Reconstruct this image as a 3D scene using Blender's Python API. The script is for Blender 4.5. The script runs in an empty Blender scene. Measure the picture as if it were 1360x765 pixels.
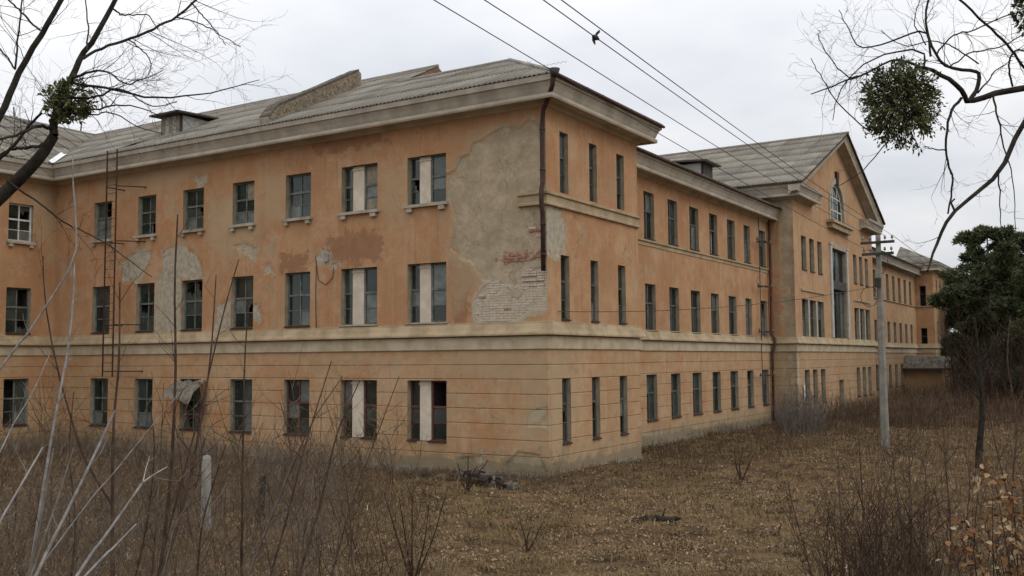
import bpy, math, random
import numpy as np
from mathutils import Vector, Matrix, Quaternion

S = bpy.context.scene
COL = S.collection
R = math.radians

# ------------------------------------------------------------------ camera
CAM = np.array([14.277, -24.819, 3.454])
FW = np.array([-0.5279084, 0.84621261, 0.07236676])
RT = np.array([0.84813417, 0.52973123, -0.0072974])
UP = np.array([0.04451009, -0.05752436, 0.99735139])
FPX = 1304.55
camd = bpy.data.cameras.new('camera'); camo = bpy.data.objects.new('camera', camd); COL.objects.link(camo)
camd.sensor_width = 36.0; camd.lens = FPX * 36.0 / 1360.0; camd.clip_end = 6000; camd.clip_start = 0.1
camo.matrix_world = Matrix(((RT[0], UP[0], -FW[0], CAM[0]), (RT[1], UP[1], -FW[1], CAM[1]), (RT[2], UP[2], -FW[2], CAM[2]), (0, 0, 0, 1)))
S.camera = camo

# ------------------------------------------------------------------ world, sun, exposure
SUN_EL, SUN_AZ = R(44), R(100)      # azimuth clockwise from +y
W = bpy.data.worlds.new('World'); S.world = W; W.use_nodes = True
nt = W.node_tree; nt.nodes.clear()
def wn(t, **k):
    n = nt.nodes.new(t)
    for a, b in k.items(): setattr(n, a, b)
    return n
wo = wn('ShaderNodeOutputWorld'); bg = wn('ShaderNodeBackground'); bg.inputs['Strength'].default_value = 0.1
sky = wn('ShaderNodeTexSky', sky_type='NISHITA'); sky.sun_disc = False; sky.sun_elevation = SUN_EL; sky.sun_rotation = SUN_AZ
tc = wn('ShaderNodeTexCoord'); sep = wn('ShaderNodeSeparateXYZ'); nt.links.new(tc.outputs['Generated'], sep.inputs[0])
def mth(op, a, b=None, c=None):
    n = wn('ShaderNodeMath', operation=op)
    for i, v in enumerate((a, b, c)):
        if v is None: continue
        if isinstance(v, (int, float)): n.inputs[i].default_value = v
        else: nt.links.new(v, n.inputs[i])
    return n.outputs[0]
zc = mth('MAXIMUM', sep.outputs['Z'], 0.0)
den = mth('ADD', zc, 0.22)
comb = wn('ShaderNodeCombineXYZ')
nt.links.new(mth('DIVIDE', sep.outputs['X'], den), comb.inputs[0]); nt.links.new(mth('DIVIDE', sep.outputs['Y'], den), comb.inputs[1])
noi = wn('ShaderNodeTexNoise'); noi.inputs['Scale'].default_value = 0.9; noi.inputs['Detail'].default_value = 5; noi.inputs['Roughness'].default_value = 0.5
nt.links.new(comb.outputs[0], noi.inputs['Vector'])
lum = mth('MULTIPLY', mth('ADD', mth('MULTIPLY', zc, 1.3), 0.90), mth('ADD', mth('MULTIPLY', noi.outputs['Fac'], 0.95), 0.54))
lum = mth('MULTIPLY', lum, 8.2)
ccol = wn('ShaderNodeValToRGB'); nt.links.new(noi.outputs['Fac'], ccol.inputs[0])
ccol.color_ramp.elements[0].position = 0.35; ccol.color_ramp.elements[0].color = (0.86, 0.895, 0.96, 1)
ccol.color_ramp.elements[1].position = 0.62; ccol.color_ramp.elements[1].color = (1.0, 0.985, 0.975, 1)
mul = wn('ShaderNodeVectorMath', operation='SCALE'); nt.links.new(ccol.outputs[0], mul.inputs[0]); nt.links.new(lum, mul.inputs['Scale'])
mix = wn('ShaderNodeMix', data_type='RGBA'); mix.inputs[0].default_value = 0.93
nt.links.new(sky.outputs[0], mix.inputs[6]); nt.links.new(mul.outputs[0], mix.inputs[7])
nt.links.new(mix.outputs[2], bg.inputs['Color']); nt.links.new(bg.outputs[0], wo.inputs[0])
sl = bpy.data.lights.new('sun', 'SUN'); sl.energy = 0.5; sl.angle = R(25); sl.color = (1, 0.95, 0.88)
so = bpy.data.objects.new('sun', sl); COL.objects.link(so)
sd = Vector((math.sin(SUN_AZ) * math.cos(SUN_EL), math.cos(SUN_AZ) * math.cos(SUN_EL), math.sin(SUN_EL)))
so.rotation_euler = sd.to_track_quat('Z', 'Y').to_euler()
S.view_settings.view_transform = 'Standard'; S.view_settings.look = 'None'; S.view_settings.exposure = 0.0; S.view_settings.gamma = 1.0
S.view_settings.use_curve_mapping = False

# ------------------------------------------------------------------ pixel helpers (photo pixels, 1360 wide)
def ray(x, y): return FW + RT * (x - 680) / FPX - UP * (y - 382.5) / FPX
def pp(x, y, d): return CAM + ray(x, y) * d
def bp(x, y, ax, val):
    d = ray(x, y); return CAM + d * ((val - CAM[ax]) / d[ax])

# ------------------------------------------------------------------ ground height
def gz(x, y):
    x = np.asarray(x, float); y = np.asarray(y, float)
    r2 = (x - 14.3) ** 2 + (y + 25.5) ** 2
    z = 1.8 * np.exp(-r2 / 110.0)
    n = 0.07 * np.sin(x * 0.55 + 1.3) * np.sin(y * 0.48 + 0.4) + 0.04 * np.sin(x * 1.35 + y * 0.9) + 0.03 * np.sin(x * 2.1 - y * 1.7 + 2) + 0.028 * np.sin(x * 3.7 + 1.1 * np.sin(y * 1.3)) * np.sin(y * 3.1 + 0.9 * np.sin(x * 1.7) + 1)
    w = np.clip(np.sqrt(np.maximum(r2, 0)) / 8, 0, 1)
    near = np.exp(-np.maximum(0, np.minimum(np.abs(y + 0.0), 9)) / 1.5) * 0.0
    return z + n * w + 0.02 + near

# ------------------------------------------------------------------ materials
def newmat(name):
    m = bpy.data.materials.new(name); m.use_nodes = True; t = m.node_tree
    return m, t, t.nodes['Principled BSDF']
class NT:
    def __init__(s, t): s.t = t
    def n(s, ty, **k):
        o = s.t.nodes.new(ty)
        for a, b in k.items(): setattr(o, a, b)
        return o
    def l(s, a, b): s.t.links.new(a, b)
    def val(s, sock, v):
        if isinstance(v, (int, float)): sock.default_value = v
        elif isinstance(v, tuple): sock.default_value = v if len(v) == 4 else (*v, 1)
        else: s.l(v, sock)
    def noise(s, vec, scale, detail=4, rough=0.55, dist=0.0):
        o = s.n('ShaderNodeTexNoise'); o.inputs['Scale'].default_value = scale; o.inputs['Detail'].default_value = detail
        o.inputs['Roughness'].default_value = rough; o.inputs['Distortion'].default_value = dist
        if vec is not None: s.l(vec, o.inputs['Vector'])
        return o.outputs['Fac']
    def mapv(s, vec, scale=(1, 1, 1), loc=(0, 0, 0)):
        o = s.n('ShaderNodeMapping'); o.inputs['Scale'].default_value = scale; o.inputs['Location'].default_value = loc; s.l(vec, o.inputs['Vector']); return o.outputs[0]
    def mix(s, f, a, b, blend='MIX'):
        o = s.n('ShaderNodeMix', data_type='RGBA', blend_type=blend); s.val(o.inputs[0], f); s.val(o.inputs[6], a); s.val(o.inputs[7], b); return o.outputs[2]
    def m(s, op, a, b=None, c=None):
        o = s.n('ShaderNodeMath', operation=op)
        for i, v in enumerate((a, b, c)):
            if v is not None: s.val(o.inputs[i], v)
        return o.outputs[0]
    def ss(s, v, lo, hi):
        o = s.n('ShaderNodeMapRange', interpolation_type='SMOOTHSTEP'); s.val(o.inputs['Value'], v)
        o.inputs['From Min'].default_value = lo; o.inputs['From Max'].default_value = hi; return o.outputs[0]
    def attr(s, name):
        o = s.n('ShaderNodeAttribute', attribute_name=name); return o.outputs['Fac']
    def bump(s, h, strength=0.3, dist=0.02):
        o = s.n('ShaderNodeBump'); o.inputs['Strength'].default_value = strength; o.inputs['Distance'].default_value = dist; s.l(h, o.inputs['Height']); return o.outputs[0]
def pos(k): return k.n('ShaderNodeNewGeometry').outputs['Position']
def objc(k): return k.n('ShaderNodeTexCoord').outputs['Object']
def orand(k): return k.n('ShaderNodeObjectInfo').outputs['Random']

def simple(name, c1, c2, scale=3.0, rough=0.85, spec=0.3, bump=0.0, bs=30, rnd=0.0, use='pos', metallic=0.0, stretch=None, detail=6):
    m, t, b = newmat(name); k = NT(t)
    v = pos(k) if use == 'pos' else objc(k)
    if stretch: v = k.mapv(v, stretch)
    f = k.ss(k.noise(v, scale, detail, 0.6), 0.3, 0.7)
    c = k.mix(f, c1, c2)
    if rnd:
        o = k.n('ShaderNodeHueSaturation'); k.l(c, o.inputs['Color']); k.l(k.m('ADD', k.m('MULTIPLY', orand(k), rnd), 1 - rnd / 2), o.inputs['Value']); c = o.outputs[0]
    k.l(c, b.inputs['Base Color']); b.inputs['Roughness'].default_value = rough; b.inputs['Specular IOR Level'].default_value = spec
    b.inputs['Metallic'].default_value = metallic
    if bump: k.l(k.bump(k.noise(v, bs, 5, 0.6), bump, 0.02), b.inputs['Normal'])
    return m

def plaster_material(name, top1, top2, low1, low2):
    m, t, b = newmat(name); k = NT(t); P = pos(k)
    sp = k.n('ShaderNodeSeparateXYZ'); k.l(P, sp.inputs[0]); z = sp.outputs['Z']
    big = k.ss(k.noise(P, 0.45, 5, 0.6), 0.32, 0.68)
    med = k.ss(k.noise(P, 2.6, 7, 0.68), 0.3, 0.72)
    fine = k.noise(P, 14, 6, 0.7)
    top = k.mix(big, top1, top2)
    top = k.mix(k.m('MULTIPLY', med, 0.6), top, (0.345, 0.185, 0.092))
    low = k.mix(med, low1, low2)
    islow = k.ss(z, 3.76, 3.70)
    c = k.mix(islow, top, low)
    # sun-bleached pinkish areas, redder surviving paint, rubbed plaster showing through
    f1 = k.ss(k.noise(k.mapv(P, (1, 1, 1), (17, 3, 9)), 0.8, 9, 0.72), 0.47, 0.63); c = k.mix(k.m('MULTIPLY', f1, 0.5), c, (0.50, 0.345, 0.215))
    f2 = k.ss(k.noise(k.mapv(P, (1, 1, 0.8), (2, 23, 6)), 0.65, 8, 0.7), 0.52, 0.64); c = k.mix(k.m('MULTIPLY', f2, 0.5), c, (0.385, 0.175, 0.085))
    f3 = k.ss(k.noise(k.mapv(P, (1, 1, 1.3), (8, 13, 26)), 2.1, 10, 0.8), 0.55, 0.66); c = k.mix(k.m('MULTIPLY', f3, 0.4), c, (0.44, 0.36, 0.25))
    # rain streaks and faded patches
    sv = k.mapv(P, (3.2, 3.2, 0.22))
    st = k.ss(k.noise(sv, 1.0, 5, 0.6), 0.50, 0.74)
    c = k.mix(k.m('MULTIPLY', st, 0.42), c, (0.44, 0.315, 0.20))
    sv2 = k.mapv(P, (4.5, 4.5, 0.35), (7, 3, 1))
    st2 = k.ss(k.noise(sv2, 1.0, 5, 0.62), 0.56, 0.75)
    c = k.mix(k.m('MULTIPLY', st2, 0.6), c, (0.20, 0.135, 0.085))
    # greenish grey weathered blotches
    bl = k.ss(k.noise(k.mapv(P, (1, 1, 1), (31, 7, 3)), 0.95, 8, 0.75), 0.53, 0.66)
    c = k.mix(k.m('MULTIPLY', bl, 0.5), c, (0.34, 0.27, 0.17))
    # ochre stains right under the mid band
    # faint upright joints of the rendered blocks on the ground storey
    crs = k.m('FLOOR', k.m('DIVIDE', k.m('SUBTRACT', z, 0.6), 0.445)); uu = k.m('ADD', k.m('ADD', sp.outputs['X'], sp.outputs['Y']), k.m('MULTIPLY', k.m('MODULO', crs, 2.0), 0.45))
    fr_ = k.m('ABSOLUTE', k.m('SUBTRACT', k.m('FRACT', k.m('DIVIDE', k.m('ADD', uu, 90.0), 0.9)), 0.5))
    jn = k.m('MULTIPLY', k.m('MULTIPLY', k.ss(fr_, 0.476, 0.494), k.ss(z, 3.3, 3.25)), k.ss(k.noise(P, 0.9, 4, 0.6), 0.42, 0.62))
    c = k.mix(k.m('MULTIPLY', jn, 0.38), c, (0.12, 0.09, 0.06))
    # ochre and rusty patches where paint survives on the ground storey
    op = k.m('MULTIPLY', k.ss(k.noise(k.mapv(P, (0.7, 0.7, 1.6), (11, 2, 8)), 1.1, 7, 0.7), 0.5, 0.62), islow)
    c = k.mix(k.m('MULTIPLY', op, 0.5), c, (0.40, 0.195, 0.085))
    # little lost flakes
    fl = k.ss(k.noise(k.mapv(P, (1, 1, 1), (3, 11, 5)), 3.3, 8, 0.75), 0.685, 0.71)
    c = k.mix(k.m('MULTIPLY', fl, 0.8), c, (0.46, 0.40, 0.31))
    # masks
    nz = k.m('MULTIPLY', k.m('SUBTRACT', k.noise(P, 2.4, 9, 0.74), 0.5), 2.0)
    def msk(a, w=0.012): return k.ss(k.m('ADD', k.attr(a), nz), -w, w)
    grey = k.mix(k.ss(k.noise(P, 1.6, 7, 0.7), 0.35, 0.7), (0.31, 0.25, 0.165), (0.45, 0.37, 0.26))
    grey = k.mix(k.m('MULTIPLY', k.ss(fine, 0.52, 0.66), 0.4), grey, (0.22, 0.17, 0.115))
    dk = k.mix(med, (0.235, 0.12, 0.065), (0.29, 0.16, 0.092))
    soft = k.ss(k.m('ADD', k.attr('dark'), nz), -0.05, 0.08)
    c = k.mix(k.m('MULTIPLY', soft, 0.8), c, dk)
    pale = k.mix(k.ss(k.noise(P, 5, 6, 0.7), 0.35, 0.65), (0.31, 0.27, 0.195), (0.42, 0.38, 0.30))
    c = k.mix(msk('pale'), c, pale)
    stn = k.ss(k.m('ADD', k.attr('stain'), nz), -0.35, 0.45)
    c = k.mix(k.m('MULTIPLY', stn, 0.62), c, (0.39, 0.30, 0.185))
    pe = msk('peel', 0.05); c = k.mix(pe, c, grey)
    vv = k.n('ShaderNodeTexVoronoi', feature='DISTANCE_TO_EDGE'); vv.inputs['Scale'].default_value = 0.75
    dv_ = k.n('ShaderNodeVectorMath', operation='ADD'); nn_ = k.n('ShaderNodeTexNoise'); nn_.inputs['Scale'].default_value = 1.7; nn_.inputs['Detail'].default_value = 6; k.l(P, nn_.inputs['Vector']); k.l(P, dv_.inputs[0]); k.l(nn_.outputs['Color'], dv_.inputs[1]); k.l(dv_.outputs[0], vv.inputs['Vector'])
    crk = k.m('MULTIPLY', k.ss(vv.outputs['Distance'], 0.011, 0.002), k.ss(k.m('ADD', k.noise(k.mapv(P, (1, 1, 1), (5, 9, 2)), 0.6, 3, 0.6), k.m('MULTIPLY', pe, 0.12)), 0.52, 0.58))
    c = k.mix(k.m('MULTIPLY', crk, 0.42), c, (0.11, 0.085, 0.06))
    red = k.mix(k.ss(k.noise(P, 9, 4, 0.6), 0.45, 0.6), (0.27, 0.125, 0.08), (0.34, 0.27, 0.20))
    c = k.mix(msk('redbrick', 0.1), c, red)
    mort = k.mix(fine, (0.35, 0.295, 0.22), (0.46, 0.39, 0.30))
    c = k.mix(k.ss(k.m('ADD', k.attr('brick'), k.m('MULTIPLY', nz, 0.5)), -0.2, -0.12), c, mort)
    # dirt in the joints, plus groove shade put into the colour
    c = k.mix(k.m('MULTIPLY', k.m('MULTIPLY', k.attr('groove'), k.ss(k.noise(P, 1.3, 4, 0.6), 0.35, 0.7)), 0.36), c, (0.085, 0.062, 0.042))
    # damp staining that climbs from the ground in an uneven front
    dampn = k.m('ADD', z, k.m('MULTIPLY', k.noise(k.mapv(P, (1.3, 1.3, 0.6)), 1.2, 6, 0.65), -2.4))
    damp = k.ss(dampn, -0.15, -0.95)
    c = k.mix(k.m('MULTIPLY', k.m('MULTIPLY', damp, k.ss(k.noise(P, 1.9, 7, 0.72), 0.38, 0.58)), 0.75), c, (0.215, 0.175, 0.105))
    plv = k.ss(k.m('ADD', z, k.m('MULTIPLY', k.noise(P, 2.0, 6, 0.7), -0.7)), 0.12, 0.02)
    c = k.mix(k.m('MULTIPLY', plv, 0.8), c, (0.22, 0.18, 0.12))
    k.l(c, b.inputs['Base Color']); b.inputs['Roughness'].default_value = 0.95; b.inputs['Specular IOR Level'].default_value = 0.12
    hh = k.m('ADD', k.m('MULTIPLY', fine, 0.6), k.m('MULTIPLY', k.noise(P, 3.2, 6, 0.6), 0.8))
    hh = k.m('SUBTRACT', hh, k.m('MULTIPLY', pe, 0.5)); hh = k.m('SUBTRACT', hh, k.m('MULTIPLY', msk('pale'), 0.5))
    k.l(k.bump(hh, 0.55, 0.03), b.inputs['Normal'])
    return m

M = {}
M['plaster'] = plaster_material('ochre_plaster', (0.455, 0.262, 0.138), (0.365, 0.195, 0.098), (0.45, 0.295, 0.165), (0.36, 0.225, 0.122))
M['plaster_far'] = plaster_material('ochre_plaster_paler', (0.49, 0.325, 0.185), (0.42, 0.255, 0.14), (0.42, 0.29, 0.165), (0.36, 0.24, 0.14))
M['trim'] = simple('cream_trim', (0.28, 0.215, 0.13), (0.43, 0.335, 0.215), 1.7, 0.92, 0.15, 0.35, 22)
M['trimlite'] = simple('pale_trim', (0.28, 0.235, 0.17), (0.42, 0.37, 0.29), 2.2, 0.9, 0.15, 0.3, 22)
M['bandlite'] = simple('pale_band', (0.37, 0.30, 0.20), (0.50, 0.42, 0.30), 1.9, 0.92, 0.15, 0.3, 22)
M['cornice'] = simple('grey_cornice', (0.34, 0.30, 0.235), (0.47, 0.42, 0.34), 1.3, 0.93, 0.12, 0.3, 18)
M['fascia'] = simple('grey_brown_fascia', (0.30, 0.265, 0.215), (0.43, 0.385, 0.315), 1.5, 0.93, 0.12, 0.3, 18)
M['pilaster'] = simple('limewashed_pilaster', (0.50, 0.435, 0.34), (0.64, 0.565, 0.455), 3, 0.9, 0.15, 0.25, 25)
M['whitepost'] = simple('white_mullion', (0.36, 0.34, 0.29), (0.50, 0.475, 0.42), 3, 0.85)
M['slate'] = simple('corrugated_asbestos', (0.175, 0.165, 0.14), (0.285, 0.27, 0.23), 1.6, 0.95, 0.15, 0.4, 14, rnd=0.22, detail=9)
def slate_material():
    m, t, b = newmat('corrugated_asbestos_sheet'); k = NT(t); P = pos(k); O = objc(k)
    so_ = k.n('ShaderNodeSeparateXYZ'); k.l(O, so_.inputs[0])
    c = k.mix(k.ss(k.noise(P, 0.8, 9, 0.65), 0.3, 0.7), (0.155, 0.142, 0.118), (0.235, 0.218, 0.185))
    c = k.mix(k.m('MULTIPLY', k.ss(k.noise(P, 5.5, 7, 0.75), 0.48, 0.68), 0.55), c, (0.115, 0.108, 0.085))
    c = k.mix(k.m('MULTIPLY', k.ss(k.noise(k.mapv(O, (9, 1.0, 1)), 1.3, 5, 0.6), 0.5, 0.75), 0.5), c, (0.29, 0.272, 0.238))
    c = k.mix(k.m('MULTIPLY', k.ss(k.noise(k.mapv(P, (1, 1, 1), (4, 8, 3)), 0.5, 6, 0.7), 0.55, 0.68), 0.45), c, (0.20, 0.145, 0.10))
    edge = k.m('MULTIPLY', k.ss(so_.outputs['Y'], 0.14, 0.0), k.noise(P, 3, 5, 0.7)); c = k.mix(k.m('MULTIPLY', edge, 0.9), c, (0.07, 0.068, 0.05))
    hs = k.n('ShaderNodeHueSaturation'); k.l(c, hs.inputs['Color']); k.l(k.m('ADD', k.m('MULTIPLY', orand(k), 0.34), 0.86), hs.inputs['Value'])
    k.l(hs.outputs[0], b.inputs['Base Color']); b.inputs['Roughness'].default_value = 0.95; b.inputs['Specular IOR Level'].default_value = 0.12
    k.l(k.bump(k.noise(P, 14, 6, 0.7), 0.4, 0.02), b.inputs['Normal']); return m
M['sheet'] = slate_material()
M['ridge'] = simple('ridge_cap', (0.20, 0.19, 0.17), (0.30, 0.28, 0.25), 1.5, 0.9)
M['rust'] = simple('rusty_iron', (0.03, 0.017, 0.013), (0.065, 0.032, 0.022), 5, 0.75, 0.3, 0.2)
M['redpipe'] = simple('dull_red_paint', (0.07, 0.03, 0.022), (0.115, 0.055, 0.04), 4, 0.7, 0.3)
M['iron'] = simple('dark_iron', (0.03, 0.028, 0.026), (0.06, 0.05, 0.045), 5, 0.7)
M['zinc'] = simple('bright_zinc_sheet', (0.62, 0.65, 0.68), (0.78, 0.80, 0.82), 2, 0.45, 0.5)
M['tarred'] = simple('tarred_board', (0.045, 0.04, 0.036), (0.085, 0.075, 0.065), 3, 0.85)
M['greyboard'] = simple('weathered_board', (0.30, 0.29, 0.27), (0.42, 0.41, 0.38), 4, 0.9, 0.2, 0.2, 20, stretch=(1, 1, 6))
M['frame_green'] = simple('old_green_frame', (0.075, 0.082, 0.068), (0.17, 0.18, 0.155), 5, 0.75, 0.3)
M['frame_dark'] = simple('dark_frame', (0.055, 0.055, 0.048), (0.12, 0.115, 0.10), 5, 0.75, 0.3)
M['frame_maroon'] = simple('maroon_frame', (0.075, 0.028, 0.024), (0.15, 0.055, 0.045), 5, 0.7, 0.3)
M['frame_white'] = simple('flaking_white_frame', (0.42, 0.42, 0.40), (0.66, 0.66, 0.63), 5, 0.7, 0.3)
M['reveal'] = simple('reveal_plaster', (0.24, 0.20, 0.14), (0.35, 0.30, 0.22), 3, 0.95, 0.1, 0.3, 25)
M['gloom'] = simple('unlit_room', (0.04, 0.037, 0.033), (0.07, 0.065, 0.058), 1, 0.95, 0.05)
M['ply'] = simple('grey_plywood', (0.20, 0.17, 0.13), (0.30, 0.26, 0.20), 4, 0.9, 0.1, 0.1, 20)
M['brownboard'] = simple('brown_board', (0.14, 0.07, 0.04), (0.22, 0.12, 0.07), 4, 0.85)
M['brick_white'] = simple('limewashed_brick', (0.42, 0.35, 0.27), (0.55, 0.475, 0.38), 6, 0.95, 0.1, 0.4, 40)
M['brick_red'] = simple('red_brick', (0.24, 0.105, 0.07), (0.36, 0.25, 0.18), 7, 0.95, 0.1, 0.4, 40)
M['brick_fire'] = simple('sooty_yellow_brick', (0.155, 0.125, 0.09), (0.33, 0.27, 0.19), 7, 0.95, 0.1, 0.4, 40)
M['mortar'] = simple('old_mortar', (0.20, 0.18, 0.145), (0.30, 0.27, 0.22), 6, 0.95, 0.1, 0.3, 40)
M['pole_concrete'] = simple('grey_pole_concrete', (0.17, 0.165, 0.145), (0.27, 0.26, 0.23), 2.5, 0.93, 0.15, 0.3, 25)
M['concrete'] = simple('weathered_concrete', (0.22, 0.21, 0.185), (0.34, 0.325, 0.29), 2.5, 0.93, 0.15, 0.3, 25)
M['plinth'] = simple('stained_plinth', (0.10, 0.09, 0.07), (0.23, 0.21, 0.175), 3.5, 0.95, 0.1, 0.4, 25)
M['bark'] = simple('dark_bark', (0.018, 0.015, 0.012), (0.045, 0.038, 0.031), 9, 0.95, 0.1, 0.5, 40)
M['bark_grey'] = simple('pale_grey_bark', (0.14, 0.13, 0.12), (0.29, 0.275, 0.26), 14, 0.9, 0.15)
M['bark_brown'] = simple('brown_shoot_bark', (0.032, 0.021, 0.015), (0.075, 0.05, 0.036), 9, 0.95, 0.1)
M['bark_mid'] = simple('grey_brown_bark', (0.075, 0.062, 0.05), (0.14, 0.12, 0.10), 8, 0.95, 0.1)
M['brush'] = simple('dead_brush', (0.045, 0.029, 0.019), (0.165, 0.115, 0.075), 2.2, 0.95, 0.1)
M['brush_grey'] = simple('grey_brush', (0.09, 0.076, 0.064), (0.19, 0.165, 0.14), 5, 0.95, 0.1)
M['straw'] = simple('dry_grass', (0.17, 0.12, 0.062), (0.34, 0.25, 0.14), 4, 0.95, 0.1)
M['pine'] = simple('pine_needles', (0.035, 0.048, 0.022), (0.11, 0.125, 0.06), 0.9, 0.85, 0.2)
M['mistletoe'] = simple('mistletoe_leaf', (0.045, 0.056, 0.018), (0.12, 0.13, 0.045), 6, 0.7, 0.3)
M['wire'] = simple('black_wire', (0.03, 0.03, 0.03), (0.05, 0.05, 0.05), 3, 0.7)
M['porcelain'] = simple('insulator_glaze', (0.10, 0.07, 0.05), (0.30, 0.28, 0.25), 9, 0.3, 0.5)
M['paper'] = simple('white_sheet', (0.6, 0.6, 0.58), (0.75, 0.75, 0.73), 3, 0.8)

def glass_material(name, tint, trans, rough, gl):
    m = bpy.data.materials.new(name); m.use_nodes = True; t = m.node_tree; t.nodes.clear(); k = NT(t)
    out = k.n('ShaderNodeOutputMaterial'); gb = k.n('ShaderNodeBsdfGlossy'); gb.inputs['Roughness'].default_value = rough; gb.inputs['Color'].default_value = (0.42, 0.45, 0.44, 1)
    tr = k.n('ShaderNodeBsdfTransparent'); tr.inputs['Color'].default_value = (0.5, 0.53, 0.52, 1)
    df = k.n('ShaderNodeBsdfDiffuse')
    P = pos(k); dust = k.mix(k.ss(k.noise(P, 3.0, 5, 0.6), 0.35, 0.7), tuple(x * 0.6 for x in tint), tint)
    k.l(dust, df.inputs['Color'])
    m1 = k.n('ShaderNodeMixShader'); m1.inputs[0].default_value = trans; k.l(df.outputs[0], m1.inputs[1]); k.l(tr.outputs[0], m1.inputs[2])
    fr = k.n('ShaderNodeFresnel'); fr.inputs['IOR'].default_value = 1.5
    fac = k.m('ADD', k.m('MULTIPLY', fr.outputs[0], 1.0), gl)
    bn = k.bump(k.noise(P, 1.6, 2, 0.5), 0.35, 0.04); k.l(bn, gb.inputs['Normal'])
    m2 = k.n('ShaderNodeMixShader'); k.l(fac, m2.inputs[0]); k.l(m1.outputs[0], m2.inputs[1]); k.l(gb.outputs[0], m2.inputs[2])
    k.l(m2.outputs[0], out.inputs[0]); return m
M['glass_a'] = glass_material('grimy_glass', (0.045, 0.058, 0.050), 0.45, 0.05, 0.07)
M['glass_b'] = glass_material('dusty_glass', (0.10, 0.118, 0.105), 0.35, 0.12, 0.07)
M['glass_c'] = glass_material('frosted_glass', (0.19, 0.21, 0.195), 0.1, 0.2, 0.05)

def leaf_material(name, cols, trans=0.15):
    m, t, b = newmat(name); k = NT(t); P = pos(k)
    w = k.n('ShaderNodeTexWhiteNoise', noise_dimensions='3D')
    a = k.n('ShaderNodeAttribute', attribute_name='lid'); k.l(a.outputs['Vector'], w.inputs['Vector'])
    cr = k.n('ShaderNodeValToRGB'); cr.color_ramp.interpolation = 'LINEAR'
    els = cr.color_ramp.elements
    for i, c in enumerate(cols):
        p = i / (len(cols) - 1)
        e = els[0] if i == 0 else (els[1] if i == len(cols) - 1 else els.new(p))
        e.position = p; e.color = (*c, 1)
    k.l(w.outputs['Value'], cr.inputs[0]); k.l(cr.outputs[0], b.inputs['Base Color'])
    b.inputs['Roughness'].default_value = 0.8; b.inputs['Specular IOR Level'].default_value = 0.2
    return m
M['litter'] = leaf_material('leaf_litter', [(0.12, 0.06, 0.03), (0.27, 0.15, 0.078), (0.18, 0.095, 0.05), (0.32, 0.21, 0.12), (0.22, 0.10, 0.05), (0.27, 0.18, 0.105), (0.38, 0.275, 0.175)])
M['beech'] = leaf_material('withered_beech_leaf', [(0.17, 0.06, 0.022), (0.33, 0.13, 0.045), (0.22, 0.07, 0.03), (0.42, 0.23, 0.10), (0.52, 0.35, 0.20)])
M['blade'] = leaf_material('dead_grass_blade', [(0.20, 0.135, 0.065), (0.35, 0.25, 0.13), (0.24, 0.165, 0.085), (0.43, 0.32, 0.18), (0.15, 0.115, 0.05)])

def ground_material():
    m, t, b = newmat('ground_soil_grass'); k = NT(t); P = pos(k)
    a = k.ss(k.noise(P, 0.22, 6, 0.6), 0.35, 0.65); c = k.mix(a, (0.155, 0.094, 0.050), (0.225, 0.148, 0.078))
    c = k.mix(k.ss(k.noise(P, 1.1, 7, 0.7), 0.4, 0.65), c, (0.06, 0.04, 0.025))
    c = k.mix(k.m('MULTIPLY', k.ss(k.noise(P, 9, 8, 0.8), 0.5, 0.62), 0.7), c, (0.26, 0.185, 0.11))
    c = k.mix(k.m('MULTIPLY', k.ss(k.noise(P, 16, 6, 0.8), 0.55, 0.65), 0.6), c, (0.05, 0.034, 0.022))
    c = k.mix(k.m('MULTIPLY', k.ss(k.noise(P, 0.6, 4, 0.6), 0.55, 0.75), 0.35), c, (0.13, 0.125, 0.05))
    k.l(c, b.inputs['Base Color']); b.inputs['Roughness'].default_value = 1; b.inputs['Specular IOR Level'].default_value = 0.05
    k.l(k.bump(k.noise(P, 8, 8, 0.8), 0.9, 0.12), b.inputs['Normal']); return m
M['ground'] = ground_material()

# ------------------------------------------------------------------ object helpers
def no_masks(me):
    n = len(me.vertices)
    for nm in ('peel', 'pale', 'dark', 'brick', 'redbrick', 'stain'):
        at = me.attributes.new(nm, 'FLOAT', 'POINT'); at.data.foreach_set('value', np.full(n, -1.0, np.float32))
def link(o, parent=None):
    COL.objects.link(o)
    if parent is not None: o.parent = parent
    return o
def tag(o, label=None, cat=None, group=None, kind=None):
    if label: o['label'] = label
    if cat: o['category'] = cat
    if group: o['group'] = group
    if kind: o['kind'] = kind
    return o
def empty(name, loc=(0, 0, 0)):
    o = bpy.data.objects.new(name, None); o.location = loc; o.empty_display_size = 0.3; COL.objects.link(o); return o

def quads_mesh(name, V, F, mat, smooth=False, extra=None):
    """V (n,3) array, F (m,4) int array"""
    V = np.ascontiguousarray(V, np.float32); F = np.ascontiguousarray(F, np.int32)
    me = bpy.data.meshes.new(name); k = F.shape[1]
    me.vertices.add(len(V)); me.vertices.foreach_set('co', V.ravel())
    me.loops.add(F.size); me.loops.foreach_set('vertex_index', F.ravel())
    me.polygons.add(len(F)); me.polygons.foreach_set('loop_start', np.arange(0, F.size, k, dtype=np.int32))
    me.polygons.foreach_set('use_smooth', np.full(len(F), smooth))
    if extra:
        for nm, arr in extra.items():
            arr = np.asarray(arr, np.float32)
            if arr.ndim == 1:
                at = me.attributes.new(nm, 'FLOAT', 'POINT'); at.data.foreach_set('value', arr)
            else:
                at = me.attributes.new(nm, 'FLOAT_VECTOR', 'POINT'); at.data.foreach_set('vector', arr.ravel())
    me.materials.append(mat); me.update(calc_edges=True); me.validate(); return me

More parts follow.
